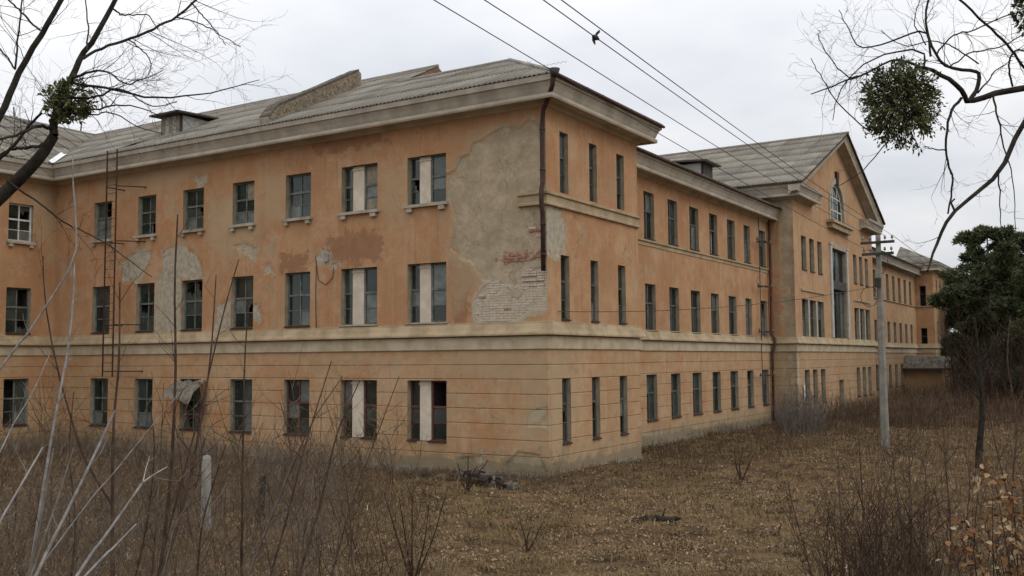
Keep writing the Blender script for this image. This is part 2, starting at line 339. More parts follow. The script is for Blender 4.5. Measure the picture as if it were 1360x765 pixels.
class MB:
    """collects boxes and prisms; several materials allowed"""
    def __init__(s): s.v = []; s.f = []; s.mi = []; s.sm = []
    def add(s, vs, fs, mi=0, sm=False):
        b = len(s.v); s.v += [tuple(float(c) for c in p) for p in vs]
        for f in fs: s.f.append(tuple(b + i for i in f)); s.mi.append(mi); s.sm.append(sm)
    def box(s, a, b, mi=0):
        x0, y0, z0 = [min(a[i], b[i]) for i in range(3)]; x1, y1, z1 = [max(a[i], b[i]) for i in range(3)]
        s.add([(x0, y0, z0), (x1, y0, z0), (x1, y1, z0), (x0, y1, z0), (x0, y0, z1), (x1, y0, z1), (x1, y1, z1), (x0, y1, z1)],
              [(0, 3, 2, 1), (4, 5, 6, 7), (0, 1, 5, 4), (1, 2, 6, 5), (2, 3, 7, 6), (3, 0, 4, 7)], mi)
    def obox(s, o, u, v, w, mi=0):
        """box from corner o with edge vectors"""
        o, u, v, w = [np.asarray(q, float) for q in (o, u, v, w)]
        c = [o, o + u, o + u + v, o + v, o + w, o + u + w, o + u + v + w, o + v + w]
        fs = [(0, 3, 2, 1), (4, 5, 6, 7), (0, 1, 5, 4), (1, 2, 6, 5), (2, 3, 7, 6), (3, 0, 4, 7)]
        if np.dot(np.cross(u, v), w) < 0: fs = [f[::-1] for f in fs]
        s.add(c, fs, mi)
    def tube(s, pts, rad, n=8, mi=0, caps=True):
        V, F = tube_arrays([(np.array(pts, float), np.array(rad, float) if np.ndim(rad) else np.full(len(pts), rad))], n)
        b = len(s.v); s.v += [tuple(p) for p in V.tolist()]
        for f in F.tolist(): s.f.append(tuple(b + i for i in f)); s.mi.append(mi); s.sm.append(True)
        if caps:
            m = len(V); s.f.append(tuple(b + i for i in range(n))[::-1]); s.mi.append(mi); s.sm.append(False)
            s.f.append(tuple(b + m - n + i for i in range(n))); s.mi.append(mi); s.sm.append(False)
    def mesh(s, name, mats):
        me = bpy.data.meshes.new(name); me.from_pydata(s.v, [], s.f)
        for m in (mats if isinstance(mats, (list, tuple)) else [mats]): me.materials.append(m)
        me.polygons.foreach_set('material_index', s.mi); me.polygons.foreach_set('use_smooth', s.sm); me.update(); return me
    def obj(s, name, mats, parent=None): return link(bpy.data.objects.new(name, s.mesh(name, mats)), parent)

def tube_batch(P, Rr, n):
    """P (K,N,3), Rr (K,N) -> V,F"""
    K, N, _ = P.shape
    T = np.empty_like(P); T[:, 1:-1] = P[:, 2:] - P[:, :-2]; T[:, 0] = P[:, 1] - P[:, 0]; T[:, -1] = P[:, -1] - P[:, -2]
    T /= np.maximum(np.linalg.norm(T, axis=2, keepdims=True), 1e-9)
    mean = P[:, -1] - P[:, 0]; ref = np.where(np.abs(mean[:, 2:3]) > 0.8 * np.linalg.norm(mean, axis=1, keepdims=True), np.array([[1.0, 0.13, 0]]), np.array([[0.05, 0.1, 1.0]]))
    A = np.cross(T, ref[:, None, :]); A /= np.maximum(np.linalg.norm(A, axis=2, keepdims=True), 1e-9); B = np.cross(T, A)
    an = np.arange(n) * 2 * math.pi / n
    V = P[:, :, None, :] + Rr[:, :, None, None] * (A[:, :, None, :] * np.cos(an)[None, None, :, None] + B[:, :, None, :] * np.sin(an)[None, None, :, None])
    V = V.reshape(-1, 3)
    i = np.arange(n); j = (i + 1) % n
    ring = np.stack([i, j, j + n, i + n], 1)
    F = ring[None, None] + (np.arange(K) * N * n)[:, None, None, None] + (np.arange(N - 1) * n)[None, :, None, None]
    return V, F.reshape(-1, 4)
def tube_arrays(polys, n):
    groups = {}
    for p, r in polys: groups.setdefault(len(p), []).append((p, r))
    Vs, Fs, off = [], [], 0
    for N, g in groups.items():
        V, F = tube_batch(np.array([a for a, _ in g], float), np.array([b for _, b in g], float), n)
        Vs.append(V); Fs.append(F + off); off += len(V)
    return np.concatenate(Vs), np.concatenate(Fs)
def tube_obj(name, polys, n, mat, parent=None, smooth=True):
    V, F = tube_arrays(polys, n)
    return link(bpy.data.objects.new(name, quads_mesh(name, V, F, mat, smooth)), parent)

def inpoly_sd(pts, poly):
    """signed distance, + inside"""
    poly = np.asarray(poly, float); n = len(poly); x, y = pts[:, 0], pts[:, 1]
    ins = np.zeros(len(pts), bool); d = np.full(len(pts), 1e9)
    for i in range(n):
        a, b = poly[i], poly[(i + 1) % n]
        c = ((a[1] > y) != (b[1] > y)) & (x < (b[0] - a[0]) * (y - a[1]) / (b[1] - a[1] + 1e-12) + a[0]); ins ^= c
        ab = b - a; t = np.clip(((x - a[0]) * ab[0] + (y - a[1]) * ab[1]) / (ab @ ab + 1e-12), 0, 1)
        d = np.minimum(d, np.hypot(x - a[0] - t * ab[0], y - a[1] - t * ab[1]))
    return np.where(ins, d, -d)

# ------------------------------------------------------------------ the building
BLD = empty('abandoned_building', (0, 0, 0))
tag(BLD, 'long three-storey abandoned school-like building with peeling ochre plaster and grey corrugated roofs', 'building')
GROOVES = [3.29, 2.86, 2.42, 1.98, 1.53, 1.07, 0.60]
MASKS = ('peel', 'pale', 'dark', 'brick', 'redbrick', 'stain')

def splitpts(pts, lo, hi, res):
    pts = sorted(set([round(p, 4) for p in pts if lo <= p <= hi] + [lo, hi])); out = []
    for a, b in zip(pts[:-1], pts[1:]):
        if b - a < 1e-4: continue
        k = max(1, int(math.ceil((b - a) / res))); out += [a + (b - a) * i / k for i in range(k)]
    return np.array(out + [pts[-1]])

def wall(name, org, ud, nrm, u0, u1, z0, z1, holes, res=0.3, masks=None, mat='plaster', grooves=True, top=None, label=None, parent=BLD):
    """vertical wall skin at org + ud*u ; holes (ua,ub,za,zb)"""
    org = np.array(org, float); ud = np.array(ud, float); nrm = np.array(nrm, float)
    us = splitpts([h[0] for h in holes] + [h[1] for h in holes], u0, u1, res)
    zl = [h[2] for h in holes] + [h[3] for h in holes]
    g = []
    if grooves:
        for q in GROOVES: g += [q - 0.019, q, q + 0.019]
    zs = splitpts(zl + g, z0, z1, res)
    U, Z = np.meshgrid(us, zs); U = U.ravel(); Z = Z.ravel()
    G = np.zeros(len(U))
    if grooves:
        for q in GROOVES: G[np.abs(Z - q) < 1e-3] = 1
    att = {k: np.full(len(U), -1.0) for k in MASKS}; pts = np.stack([U, Z], 1)
    for kind, poly in (masks or []):
        att[kind] = np.maximum(att[kind], np.clip(inpoly_sd(pts, poly), -1, 1))
    dis = -0.024 * G
    dis -= 0.03 * np.clip((att['peel'] + 0.03) / 0.06, 0, 1)
    dis -= 0.020 * np.clip((att['pale'] + 0.03) / 0.06, 0, 1)
    edge = (np.abs(U - u0) < 1e-3) | (np.abs(U - u1) < 1e-3); dis[edge & (G < 0.5)] = 0
    if top is not None: Z = np.where(Z >= z1 - 1e-4, np.array([top(u) for u in U]), Z)
    V = org[None] + ud[None] * U[:, None] + nrm[None] * dis[:, None]; V[:, 2] += Z
    nu, nz_ = len(us), len(zs)
    uc = (us[:-1] + us[1:]) / 2; zc_ = (zs[:-1] + zs[1:]) / 2; keep = np.ones((nz_ - 1, nu - 1), bool)
    for a, b, c, d in holes:
        keep &= ~(((zc_ > c) & (zc_ < d))[:, None] & ((uc > a) & (uc < b))[None, :])
    jj, ii = np.nonzero(keep); a = jj * nu + ii
    F = np.stack([a, a + 1, a + nu + 1, a + nu], 1)
    if np.dot(np.cross(ud, [0, 0, 1]), nrm) < 0: F = F[:, ::-1]
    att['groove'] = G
    me = quads_mesh(name, V, F, M[mat], False, att)
    o = link(bpy.data.objects.new(name, me), parent)
    if label: o['label'] = label
    return o

# ---- windows -------------------------------------------------------
_wc = {}
rw = random.Random(5)
def wmesh(key, fn):
    if key not in _wc: _wc[key] = fn()
    return _wc[key]
def window(org, ud, nrm, u0, u1, z0, z1, depth=0.16, cols=2, trans=0.62, lowbar=True, frame='frame_green', sill=None, panes=True, glassw=(5, 3, 2), gloom=0.7, skip=None, name='window', label=None):
    """local frame: x along ud, y = inward, z up; origin at the lower left corner of the opening"""
    w = round(u1 - u0, 2); h = round(z1 - z0, 2)
    ud = np.array(ud, float); nrm = np.array(nrm, float)
    if np.dot(np.cross(ud, [0, 0, 1]), nrm) < 0:      # keep a right handed basis
        ud = -ud; u0, u1 = -u1, -u0
    basis = Matrix(((ud[0], -nrm[0], 0, 0), (ud[1], -nrm[1], 0, 0), (0, 0, 1, 0), (0, 0, 0, 1)))
    o3 = np.array(org, float) + ud * u0
    mw = Matrix.Translation((o3[0], o3[1], z0)) @ basis
    def rev():
        b = MB(); d = depth + gloom
        for (x0, x1, za, zb) in ((0, 0, 0, h), (w, w, 0, h)):
            q = [(x0, 0, 0), (x0, depth, 0), (x0, depth, h), (x0, 0, h)]
            if not (skip == 'left' and x0 == 0) and not (skip == 'right' and x0 == w): b.add(q, [(0, 1, 2, 3)] if x0 == 0 else [(3, 2, 1, 0)])
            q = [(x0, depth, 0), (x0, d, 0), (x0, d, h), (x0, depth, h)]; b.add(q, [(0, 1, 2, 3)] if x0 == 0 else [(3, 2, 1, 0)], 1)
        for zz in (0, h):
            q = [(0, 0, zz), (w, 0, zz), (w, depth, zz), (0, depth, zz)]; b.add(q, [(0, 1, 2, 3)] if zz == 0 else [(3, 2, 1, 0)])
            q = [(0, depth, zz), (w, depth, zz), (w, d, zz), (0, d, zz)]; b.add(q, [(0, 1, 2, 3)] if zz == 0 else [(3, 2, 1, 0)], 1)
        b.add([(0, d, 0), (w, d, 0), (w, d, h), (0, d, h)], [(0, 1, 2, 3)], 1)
        return b.mesh('window', [M['reveal'], M['gloom']])
    wo_ = bpy.data.objects.new(name, wmesh(('rev', w, h, depth, gloom, skip), rev)); link(wo_, BLD); wo_.matrix_world = mw
    if label: wo_['label'] = label
    ft = min(0.06, w * 0.1); mt = min(0.05, w * 0.09); fy0, fy1 = depth - 0.015, depth + 0.05
    xs = [ft + (w - 2 * ft) * i / cols for i in range(cols + 1)]
    zt = h * trans
    cells = []
    for i in range(cols):
        xa = xs[i] + (mt / 2 if i else 0); xb = xs[i + 1] - (mt / 2 if i < cols - 1 else 0)
        cells.append((xa, xb, zt + 0.035, h - ft))
        if lowbar: cells.append((xa, xb, ft, zt * 0.52 - 0.015)); cells.append((xa, xb, zt * 0.52 + 0.015, zt - 0.035))
        else: cells.append((xa, xb, ft, zt - 0.035))
    def fr():
        b = MB()
        b.box((0, fy0, 0), (ft, fy1, h)); b.box((w - ft, fy0, 0), (w, fy1, h)); b.box((ft, fy0, 0), (w - ft, fy1, ft)); b.box((ft, fy0, h - ft), (w - ft, fy1, h))
        b.box((ft, fy0 - 0.01, zt - 0.035), (w - ft, fy1 - 0.01, zt + 0.035))
        for x in xs[1:-1]:
            b.box((x - mt / 2, fy0 + 0.004, ft), (x + mt / 2, fy1 - 0.004, zt - 0.035)); b.box((x - mt / 2, fy0 + 0.004, zt + 0.035), (x + mt / 2, fy1 - 0.004, h - ft))
        if lowbar:
            for i in range(cols):
                xa = xs[i] + (mt / 2 if i else 0); xb = xs[i + 1] - (mt / 2 if i < cols - 1 else 0)
                b.box((xa, fy0 + 0.012, zt * 0.52 - 0.015), (xb, fy1 - 0.012, zt * 0.52 + 0.015))
        return b.mesh('frame', M[frame])
    f = link(bpy.data.objects.new('frame', wmesh(('fr', w, h, depth, cols, trans, lowbar, frame), fr)), wo_)
    if panes:
        for ci, (xa, xb, za, zb) in enumerate(cells):
            r_ = rw.random()
            if r_ < 0.035: continue            # pane gone
            if r_ < 0.10:
                vs = rw.randrange(3)
                def sh():
                    b = MB(); y = depth + 0.018; dx = xb - xa; dz = zb - za
                    out = [[(0, 0), (1, 0), (1, .25), (.8, .42), (.62, .2), (.4, .5), (.22, .33), (0, .62)], [(0, 1), (0, .35), (.2, .55), (.33, .3), (.55, .68), (.8, .6), (1, .8), (1, 1)], [(0, 0), (.75, 0), (.5, .22), (.58, .45), (.3, .6), (.35, .85), (0, 1)]][vs]
                    n_ = len(out); b.add([(xa + p * dx, y, za + q_ * dz) for p, q_ in out] + [(xa + p * dx, y + 0.004, za + q_ * dz) for p, q_ in out], [tuple(range(n_)), tuple(range(2 * n_ - 1, n_ - 1, -1))] + [(i_, n_ + i_, n_ + (i_ + 1) % n_, (i_ + 1) % n_) for i_ in range(n_)]); return b.mesh('broken_pane', M['glass_b'])
                link(bpy.data.objects.new('broken_pane', wmesh(('sh', w, h, depth, cols, trans, lowbar, ci, vs), sh)), wo_); continue
            mt_ = 'ply' if r_ > 0.975 else rw.choices(['glass_a', 'glass_b', 'glass_c'], glassw)[0]
            def pn():
                b = MB(); y = depth + 0.018; b.box((xa, y, za), (xb, y + 0.004, zb)); return b.mesh('pane', M[mt_])
            link(bpy.data.objects.new('pane', wmesh(('pn', w, h, depth, cols, trans, lowbar, ci, mt_), pn)), wo_)
        # inner casement: the pale second leaf that shows behind the outer glass
        if rw.random() < 0.6 and w > 0.4:
            side = rw.random() < 0.5; key = ('in', w, h, depth, side)
            def inn():
                b = MB(); y = depth + 0.11; xm = w * (0.5 if cols == 2 else 0.35)
                x0, x1 = (xm, w - ft) if side else (ft, xm)
                for a_, b_ in ((x0, x0 + 0.045), (x1 - 0.045, x1)): b.box((a_, y, ft), (b_, y + 0.04, zt))
                b.box((x0 + 0.045, y, ft), (x1 - 0.045, y + 0.04, ft + 0.045)); b.box((x0 + 0.045, y, zt - 0.045), (x1 - 0.045, y + 0.04, zt))
                return b.mesh('inner_casement', M['frame_white'])
            link(bpy.data.objects.new('inner_casement', wmesh(key, inn)), wo_)
    if sill == 'slab':
        def sm():
            b = MB(); b.box((-0.09, -0.13, -0.115), (w + 0.09, -0.002, -0.02))
            for x in (0.0, w - 0.17): b.box((x, -0.11, -0.25), (x + 0.17, -0.002, -0.117))
            return b.mesh('sill', M['trimlite'])
        link(bpy.data.objects.new('sill', wmesh(('sl', w), sm)), wo_)
    if sill == 'ledge':
        def sm():
            b = MB(); b.add([(0.0, -0.06, 0.012), (w, -0.06, 0.012), (w, depth - 0.02, 0.05), (0, depth - 0.02, 0.05), (0.0, -0.06, -0.02), (w, -0.06, -0.02), (w, depth - 0.02, 0.004), (0, depth - 0.02, 0.004)],
                            [(0, 1, 2, 3), (7, 6, 5, 4), (0, 4, 5, 1), (1, 5, 6, 2), (2, 6, 7, 3), (3, 7, 4, 0)])
            return b.mesh('sill', M['rust'])
        link(bpy.data.objects.new('sill', wmesh(('ld', w, depth), sm)), wo_)
    return wo_

def sweep(name, path, prof, mat, zoff=0.0, closed=False, parent=BLD, caps=True, jitter=0.0, rough_len=None, label=None):
    """profile (offset outwards, z) swept along plan path; outward = right-hand side of travel"""
    P = [np.array(p, float) for p in path]; rings = []
    for i, p in enumerate(P):
        a = (P[i] - P[i - 1]) if i > 0 else (P[1] - P[0]); b = (P[i + 1] - P[i]) if i < len(P) - 1 else a
        a = a / np.linalg.norm(a); b = b / np.linalg.norm(b)
        na = np.array([a[1], -a[0]]); nb = np.array([b[1], -b[0]]); n = na + nb; n = n / max(1e-6, (n @ n) / 2)  # mitre
        rings.append([(p[0] + n[0] * o, p[1] + n[1] * o, z + zoff) for o, z in prof])
    b = MB(); k = len(prof)
    for i in range(len(P) - 1):
        for j in range(k - 1):
            b.add([rings[i][j], rings[i + 1][j], rings[i + 1][j + 1], rings[i][j + 1]], [(0, 1, 2, 3)])
    if caps:
        b.add(rings[0], [tuple(range(k))]); b.add(rings[-1], [tuple(range(k))[::-1]])
    o = b.obj(name, mat, parent)
    if label: o['label'] = label
    return o

BAND = [(0, 4.56), (0.05, 4.55), (0.055, 4.50), (0.07, 4.47), (0.12, 4.33), (0.17, 4.25), (0.19, 4.21), (0.19, 4.165), (0.15, 4.16), (0.14, 4.19), (0.02, 4.19), (0.0, 4.185)]
BAND2 = [(0, 4.125), (0.06, 4.12), (0.06, 3.76), (0.03, 3.735), (0, 3.72)]
UBAND = [(0, 8.40), (0.11, 8.38), (0.11, 8.31), (0.05, 8.28), (0.05, 8.08), (0.09, 8.05), (0.09, 7.99), (0, 7.97)]
CORN = [(0, 10.93), (0.07, 10.95), (0.11, 11.04), (0.13, 11.07), (0.47, 11.07), (0.475, 11.02), (0.54, 11.01), (0.565, 11.06), (0.56, 11.14), (0.50, 11.17), (0, 11.172)]
FASC = [(0.0, 11.176), (0.50, 11.175), (0.53, 11.24), (0.56, 11.33), (0.63, 11.47), (0.68, 11.49), (0.70, 11.645), (0, 11.645)]
def shift(prof, dz, s=1): return [(o * s, z + dz) for o, z in prof]

XW = -23.93       # inner corner with the left wing
# L facade ------------------------------------------------------------
LW = [(-21.35, -20.22), (-18.58, -17.50), (-15.93, -14.78), (-13.23, -12.11), (-10.55, -9.36)]
LP = [(-7.96, -7.50, -6.93, -6.40), (-5.15, -4.69, -4.17, -3.62)]
LZ = [(8.42, 9.96), (4.63, 6.51), (0.92, 2.81)]
def pxL(*pts): return [(float(q[0]), float(q[2])) for q in (bp(x, y, 1, 0.0) for x, y in pts)]
def pxR(xp, *pts): return [(float(q[1]), float(q[2])) for q in (bp(x, y, 0, xp) for x, y in pts)]
holesL = [(a, b, z0, z1) for a, b in LW for z0, z1 in LZ] + [(p[0], p[3], z0, z1) for p in LP for z0, z1 in LZ]
masksL = [
 ('peel', pxL((735, 166), (718, 166), (702, 158), (690, 170), (668, 168), (650, 178), (640, 186), (628, 190), (622, 205), (612, 209), (604, 226), (592, 232), (596, 262), (606, 300), (598, 330), (614, 345), (626, 348), (640, 372), (680, 380), (735, 380), (735, 260))),
 ('stain', pxL((585, 240), (600, 420), (640, 380), (735, 380), (735, 150), (640, 170), (600, 215))),
 ('pale', pxL((640, 382), (655, 373), (668, 376), (676, 384), (678, 394), (688, 398), (694, 388), (690, 370), (700, 358), (735, 352), (735, 409), (706, 410), (694, 420), (676, 430), (642, 431), (632, 420), (631, 398))),
 ('brick', pxL((640, 382), (655, 373), (668, 376), (676, 384), (678, 394), (688, 398), (694, 388), (690, 370), (700, 358), (735, 352), (735, 409), (706, 410), (694, 420), (676, 430), (642, 431), (632, 420), (631, 398))),
 ('redbrick', pxL((655, 345), (680, 335), (700, 338), (735, 330), (735, 339), (705, 346), (676, 350))),
 ('dark', pxL((706, 250), (722, 205), (735, 195), (735, 256), (706, 257))),
 ('dark', pxL((674, 372), (690, 372), (692, 392), (682, 396), (676, 388))),
 ('redbrick', pxL((698, 303), (735, 299), (735, 313), (706, 312))),
 ('pale', pxL((216, 335), (228, 326), (244, 325), (258, 335), (268, 350), (270, 371), (241, 372), (240, 443), (206, 443), (207, 374), (214, 358))),
 ('pale', pxL((166, 342), (185, 333), (204, 334), (196, 352), (188, 374), (166, 376), (160, 362))),
 ('pale', pxL((288, 408), (298, 400), (306, 402), (306, 443), (286, 443))),
 ('pale', pxL((337, 402), (347, 408), (347, 422), (337, 428))),
 ('pale', pxL((308, 326), (326, 322), (343, 332), (341, 345), (327, 338))),
 ('pale', pxL((420, 338), (430, 330), (440, 334), (442, 350), (452, 352), (441, 360), (434, 352), (424, 352))),
 ('pale', pxL((350, 352), (360, 350), (362, 362), (352, 362))),
 ('pale', pxL((262, 236), (275, 232), (272, 250), (262, 250))),
 ('dark', pxL((432, 318), (455, 310), (505, 308), (512, 322), (505, 345), (470, 352), (440, 344))),
 ('dark', pxL((371, 340), (408, 334), (412, 352), (398, 362), (372, 360))),
 ('dark', pxL((598, 345), (620, 350), (632, 372), (628, 398), (630, 430), (600, 430))),
 ('dark', pxL((395, 180), (500, 170), (520, 190), (420, 205))),
 ('stain', pxL((345, 228), (378, 222), (380, 296), (350, 300))),
 ('stain', pxL((503, 222), (540, 225), (540, 280), (520, 300), (500, 285))),
 ('stain', pxL((120, 205), (240, 190), (300, 215), (240, 245), (130, 262))),
 ('stain', pxL((335, 240), (345, 250), (345, 330), (300, 350), (270, 320), (280, 270))),
 ('stain', pxL((590, 470), (727, 470), (727, 500), (590, 500))),
 ('peel', pxL((688, 600), (716, 604), (726, 628), (726, 645), (668, 645), (672, 615))),
 ('peel', pxL((610, 608), (640, 605), (645, 640), (606, 640))),
 ('pale', pxL((706, 545), (727, 540), (727, 566), (703, 566))),
 ('stain', pxL((700, 480), (727, 480), (727, 600), (690, 600))),
]
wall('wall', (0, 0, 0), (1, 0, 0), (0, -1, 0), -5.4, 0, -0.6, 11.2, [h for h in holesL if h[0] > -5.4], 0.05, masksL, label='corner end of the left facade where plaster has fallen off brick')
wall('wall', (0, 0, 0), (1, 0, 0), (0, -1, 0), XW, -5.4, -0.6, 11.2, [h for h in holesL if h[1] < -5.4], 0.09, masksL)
for gi, (a, b) in enumerate(LW):
    for k, (z0, z1) in enumerate(LZ):
        fr = 'frame_green' if k < 2 else ('frame_maroon' if gi == 4 else 'frame_green')
        window((0, 0, 0), (1, 0, 0), (0, -1, 0), a, b, z0, z1, 0.17, 2, 0.58, True, fr, sill='slab' if k == 0 else 'ledge')
for p in LP:
    for k, (z0, z1) in enumerate(LZ):
        fr = 'frame_maroon' if k == 2 else 'frame_green'
        for a, b, sk in ((p[0], p[1] - 0.08, 'right'), (p[2] - 0.16, p[3], 'left')):
            window((0, 0, 0), (1, 0, 0), (0, -1, 0), a, b, z0, z1, 0.2, 1, 0.56, True, fr, sill='ledge' if k == 2 else None, skip=sk)
        b = MB(); x0, x1 = p[1] - 0.08, p[2] - 0.16
        b.box((x0 + 0.006, 0.155, z0 + 0.003), (x1 - 0.006, 0.9, z1 - 0.14)); b.box((x0 - 0.02, 0.13, z1 - 0.138), (x1 + 0.02, 0.18, z1 - 0.09)); b.box((x0 + 0.006, 0.145, z1 - 0.088), (x1 - 0.006, 0.9, z1 - 0.004))
        b.obj('pilaster', M['pilaster'], BLD)
        if k == 0:
            b = MB(); b.box((p[0] - 0.1, -0.13, z0 - 0.115), (p[3] + 0.1, -0.002, z0 - 0.02))
            for x in (p[0] + 0.02, p[3] - 0.24): b.box((x, -0.11, z0 - 0.25), (x + 0.22, -0.002, z0 - 0.117))
            b.obj('sill', M['trimlite'], BLD)
        if k == 1:
            b = MB(); b.box((p[0] - 0.06, -0.07, z0 - 0.05), (p[3] + 0.06, -0.002, z0 - 0.003)); b.obj('sill', M['trimlite'], BLD)

# R pavilion -----------------------------------------------------------
YP = 6.38
RW = [(0.84, 1.38), (2.77, 3.31), (4.755, 5.336)]; RZ = [(8.46, 10.34), (4.62, 6.57), (0.94, 2.88)]
holesR = [(a, b, z0, z1) for a, b in RW for z0, z1 in RZ]
masksR = [('pale', pxR(0, (720, 270), (745, 275), (752, 300), (748, 335), (740, 341), (720, 341))),
          ('peel', pxR(0, (720, 590), (732, 600), (745, 636), (720, 640))),
          ('stain', pxR(0, (727, 470), (760, 470), (740, 600), (727, 600))),
          ('stain', pxR(0, (735, 598), (845, 570), (848, 592), (735, 620)))]
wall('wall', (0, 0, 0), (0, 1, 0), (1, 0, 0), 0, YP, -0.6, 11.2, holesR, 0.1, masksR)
wall('wall', (0, YP, 0), (-1, 0, 0), (0, 1, 0), 0, 1.53, -0.6, 11.2, [], 0.5)
for a, b in RW:
    for k, (z0, z1) in enumerate(RZ):
        window((0, 0, 0), (0, 1, 0), (1, 0, 0), a, b, z0, z1, 0.15, 1, 0.6, True, 'frame_dark', glassw=(3, 4, 2), sill='ledge' if k else None)
# main wing ------------------------------------------------------------
XM = -1.53; YB0, YB1 = 26.1, 44.9; YF = 68.5
MW = [(10.306, 11.317), (12.708, 13.72), (15.07, 16.143), (17.469, 18.487), (19.814, 20.886), (22.213, 23.149), (24.602, 25.62)]
MZ = [(8.15, 10.02), (4.51, 6.37), (1.02, 2.82)]
MWin0 = (7.94, 8.95)
holesM = [(a, b, z0, z1) for a, b in MW + [MWin0] for z0, z1 in MZ]
masksM = [('stain', [(6.4, 0), (26, 0), (26, 0.9), (20, 1.1), (14, 0.7), (6.4, 1.0)]), ('pale', [(9, 0.55), (11, 0.62), (14, 0.52), (16, 0.2), (12, 0.1), (9, 0.15)]),
          ('stain', [(22, 10.8), (26, 10.8), (26, 9), (24, 9.8)])]
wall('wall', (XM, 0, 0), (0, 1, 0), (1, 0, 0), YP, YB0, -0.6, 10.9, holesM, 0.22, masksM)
for a, b in MW + [MWin0]:
    for k, (z0, z1) in enumerate(MZ):
        window((XM, 0, 0), (0, 1, 0), (1, 0, 0), a, b, z0, z1, 0.15, 2, 0.6, False, 'frame_dark', glassw=(3, 4, 3), sill='ledge')
# left wing ------------------------------------------------------------
JW = [(-2.09, -1.03), (-4.8, -3.7), (-7.5, -6.4), (-10.2, -9.1)]
holesJ = [(a, b, z0, z1) for a, b in JW for z0, z1 in LZ]
wall('wall', (XW, 0, 0), (0, 1, 0), (1, 0, 0), -12.5, 0, -0.6, 11.2, holesJ, 0.2, [('stain', [(-1.5, 11), (0, 11), (0, 8), (-0.8, 8.6)]), ('dark', [(-1.0, 10.9), (0, 10.9), (0, 9.4), (-0.6, 9.8)])])
wall('wall', (XW, -12.5, 0), (-1, 0, 0), (0, -1, 0), 0, 7.8, -0.6, 11.2, [], 0.5)
for a, b in JW:
    for k, (z0, z1) in enumerate(LZ):
        window((XW, 0, 0), (0, 1, 0), (1, 0, 0), a, b, z0, z1, 0.17, 2, 0.58, True, 'frame_green' if k else 'frame_white', sill='slab' if k == 0 else 'ledge')
# central block --------------------------------------------------------
XB = -0.19; YC = 35.5
gx = [28.0, 29.6, 31.25]; gx = gx + [2 * YC - g for g in gx[::-1]]
holesB = []
for g in gx: holesB += [(g - 0.47, g + 0.47, 0.95, 2.78), (g - 0.47, g + 0.47, 8.12, 9.95)]
mids = [(27.35, 28.6), (28.95, 30.2), (30.55, 31.8)]; mids = mids + [(2 * YC - b, 2 * YC - a) for a, b in mids[::-1]]
holesB += [(27.35, 31.8, 4.1, 6.55), (2 * YC - 31.8, 2 * YC - 27.35, 4.1, 6.55)]
holesB += [(33.75, 37.25, 4.05, 9.85), (34.8, 35.9, 0.1, 2.1)]
wall('wall', (XB, 0, 0), (0, 1, 0), (1, 0, 0), YB0, YB1, -0.6, 11.2, holesB, 0.35, [('peel', [(26.1, 4), (26.8, 4.2), (26.6, 0), (26.1, 0)])], mat='plaster_far')
wall('wall', (0, YB0, 0), (1, 0, 0), (0, -1, 0), -14, XB, -0.6, 12.0, [], 0.2, [('peel', [(-1.1, 12), (-0.15, 12), (-0.15, 2), (-0.5, -1), (-0.9, 3), (-0.8, 8)]), ('stain', [(-1.53, 4), (-0.2, 4), (-0.2, 0), (-1.53, 0)])])
wall('wall', (0, YB1, 0), (1, 0, 0), (0, 1, 0), -14, XB, -0.6, 12.0, [], 0.6, mat='plaster_far')
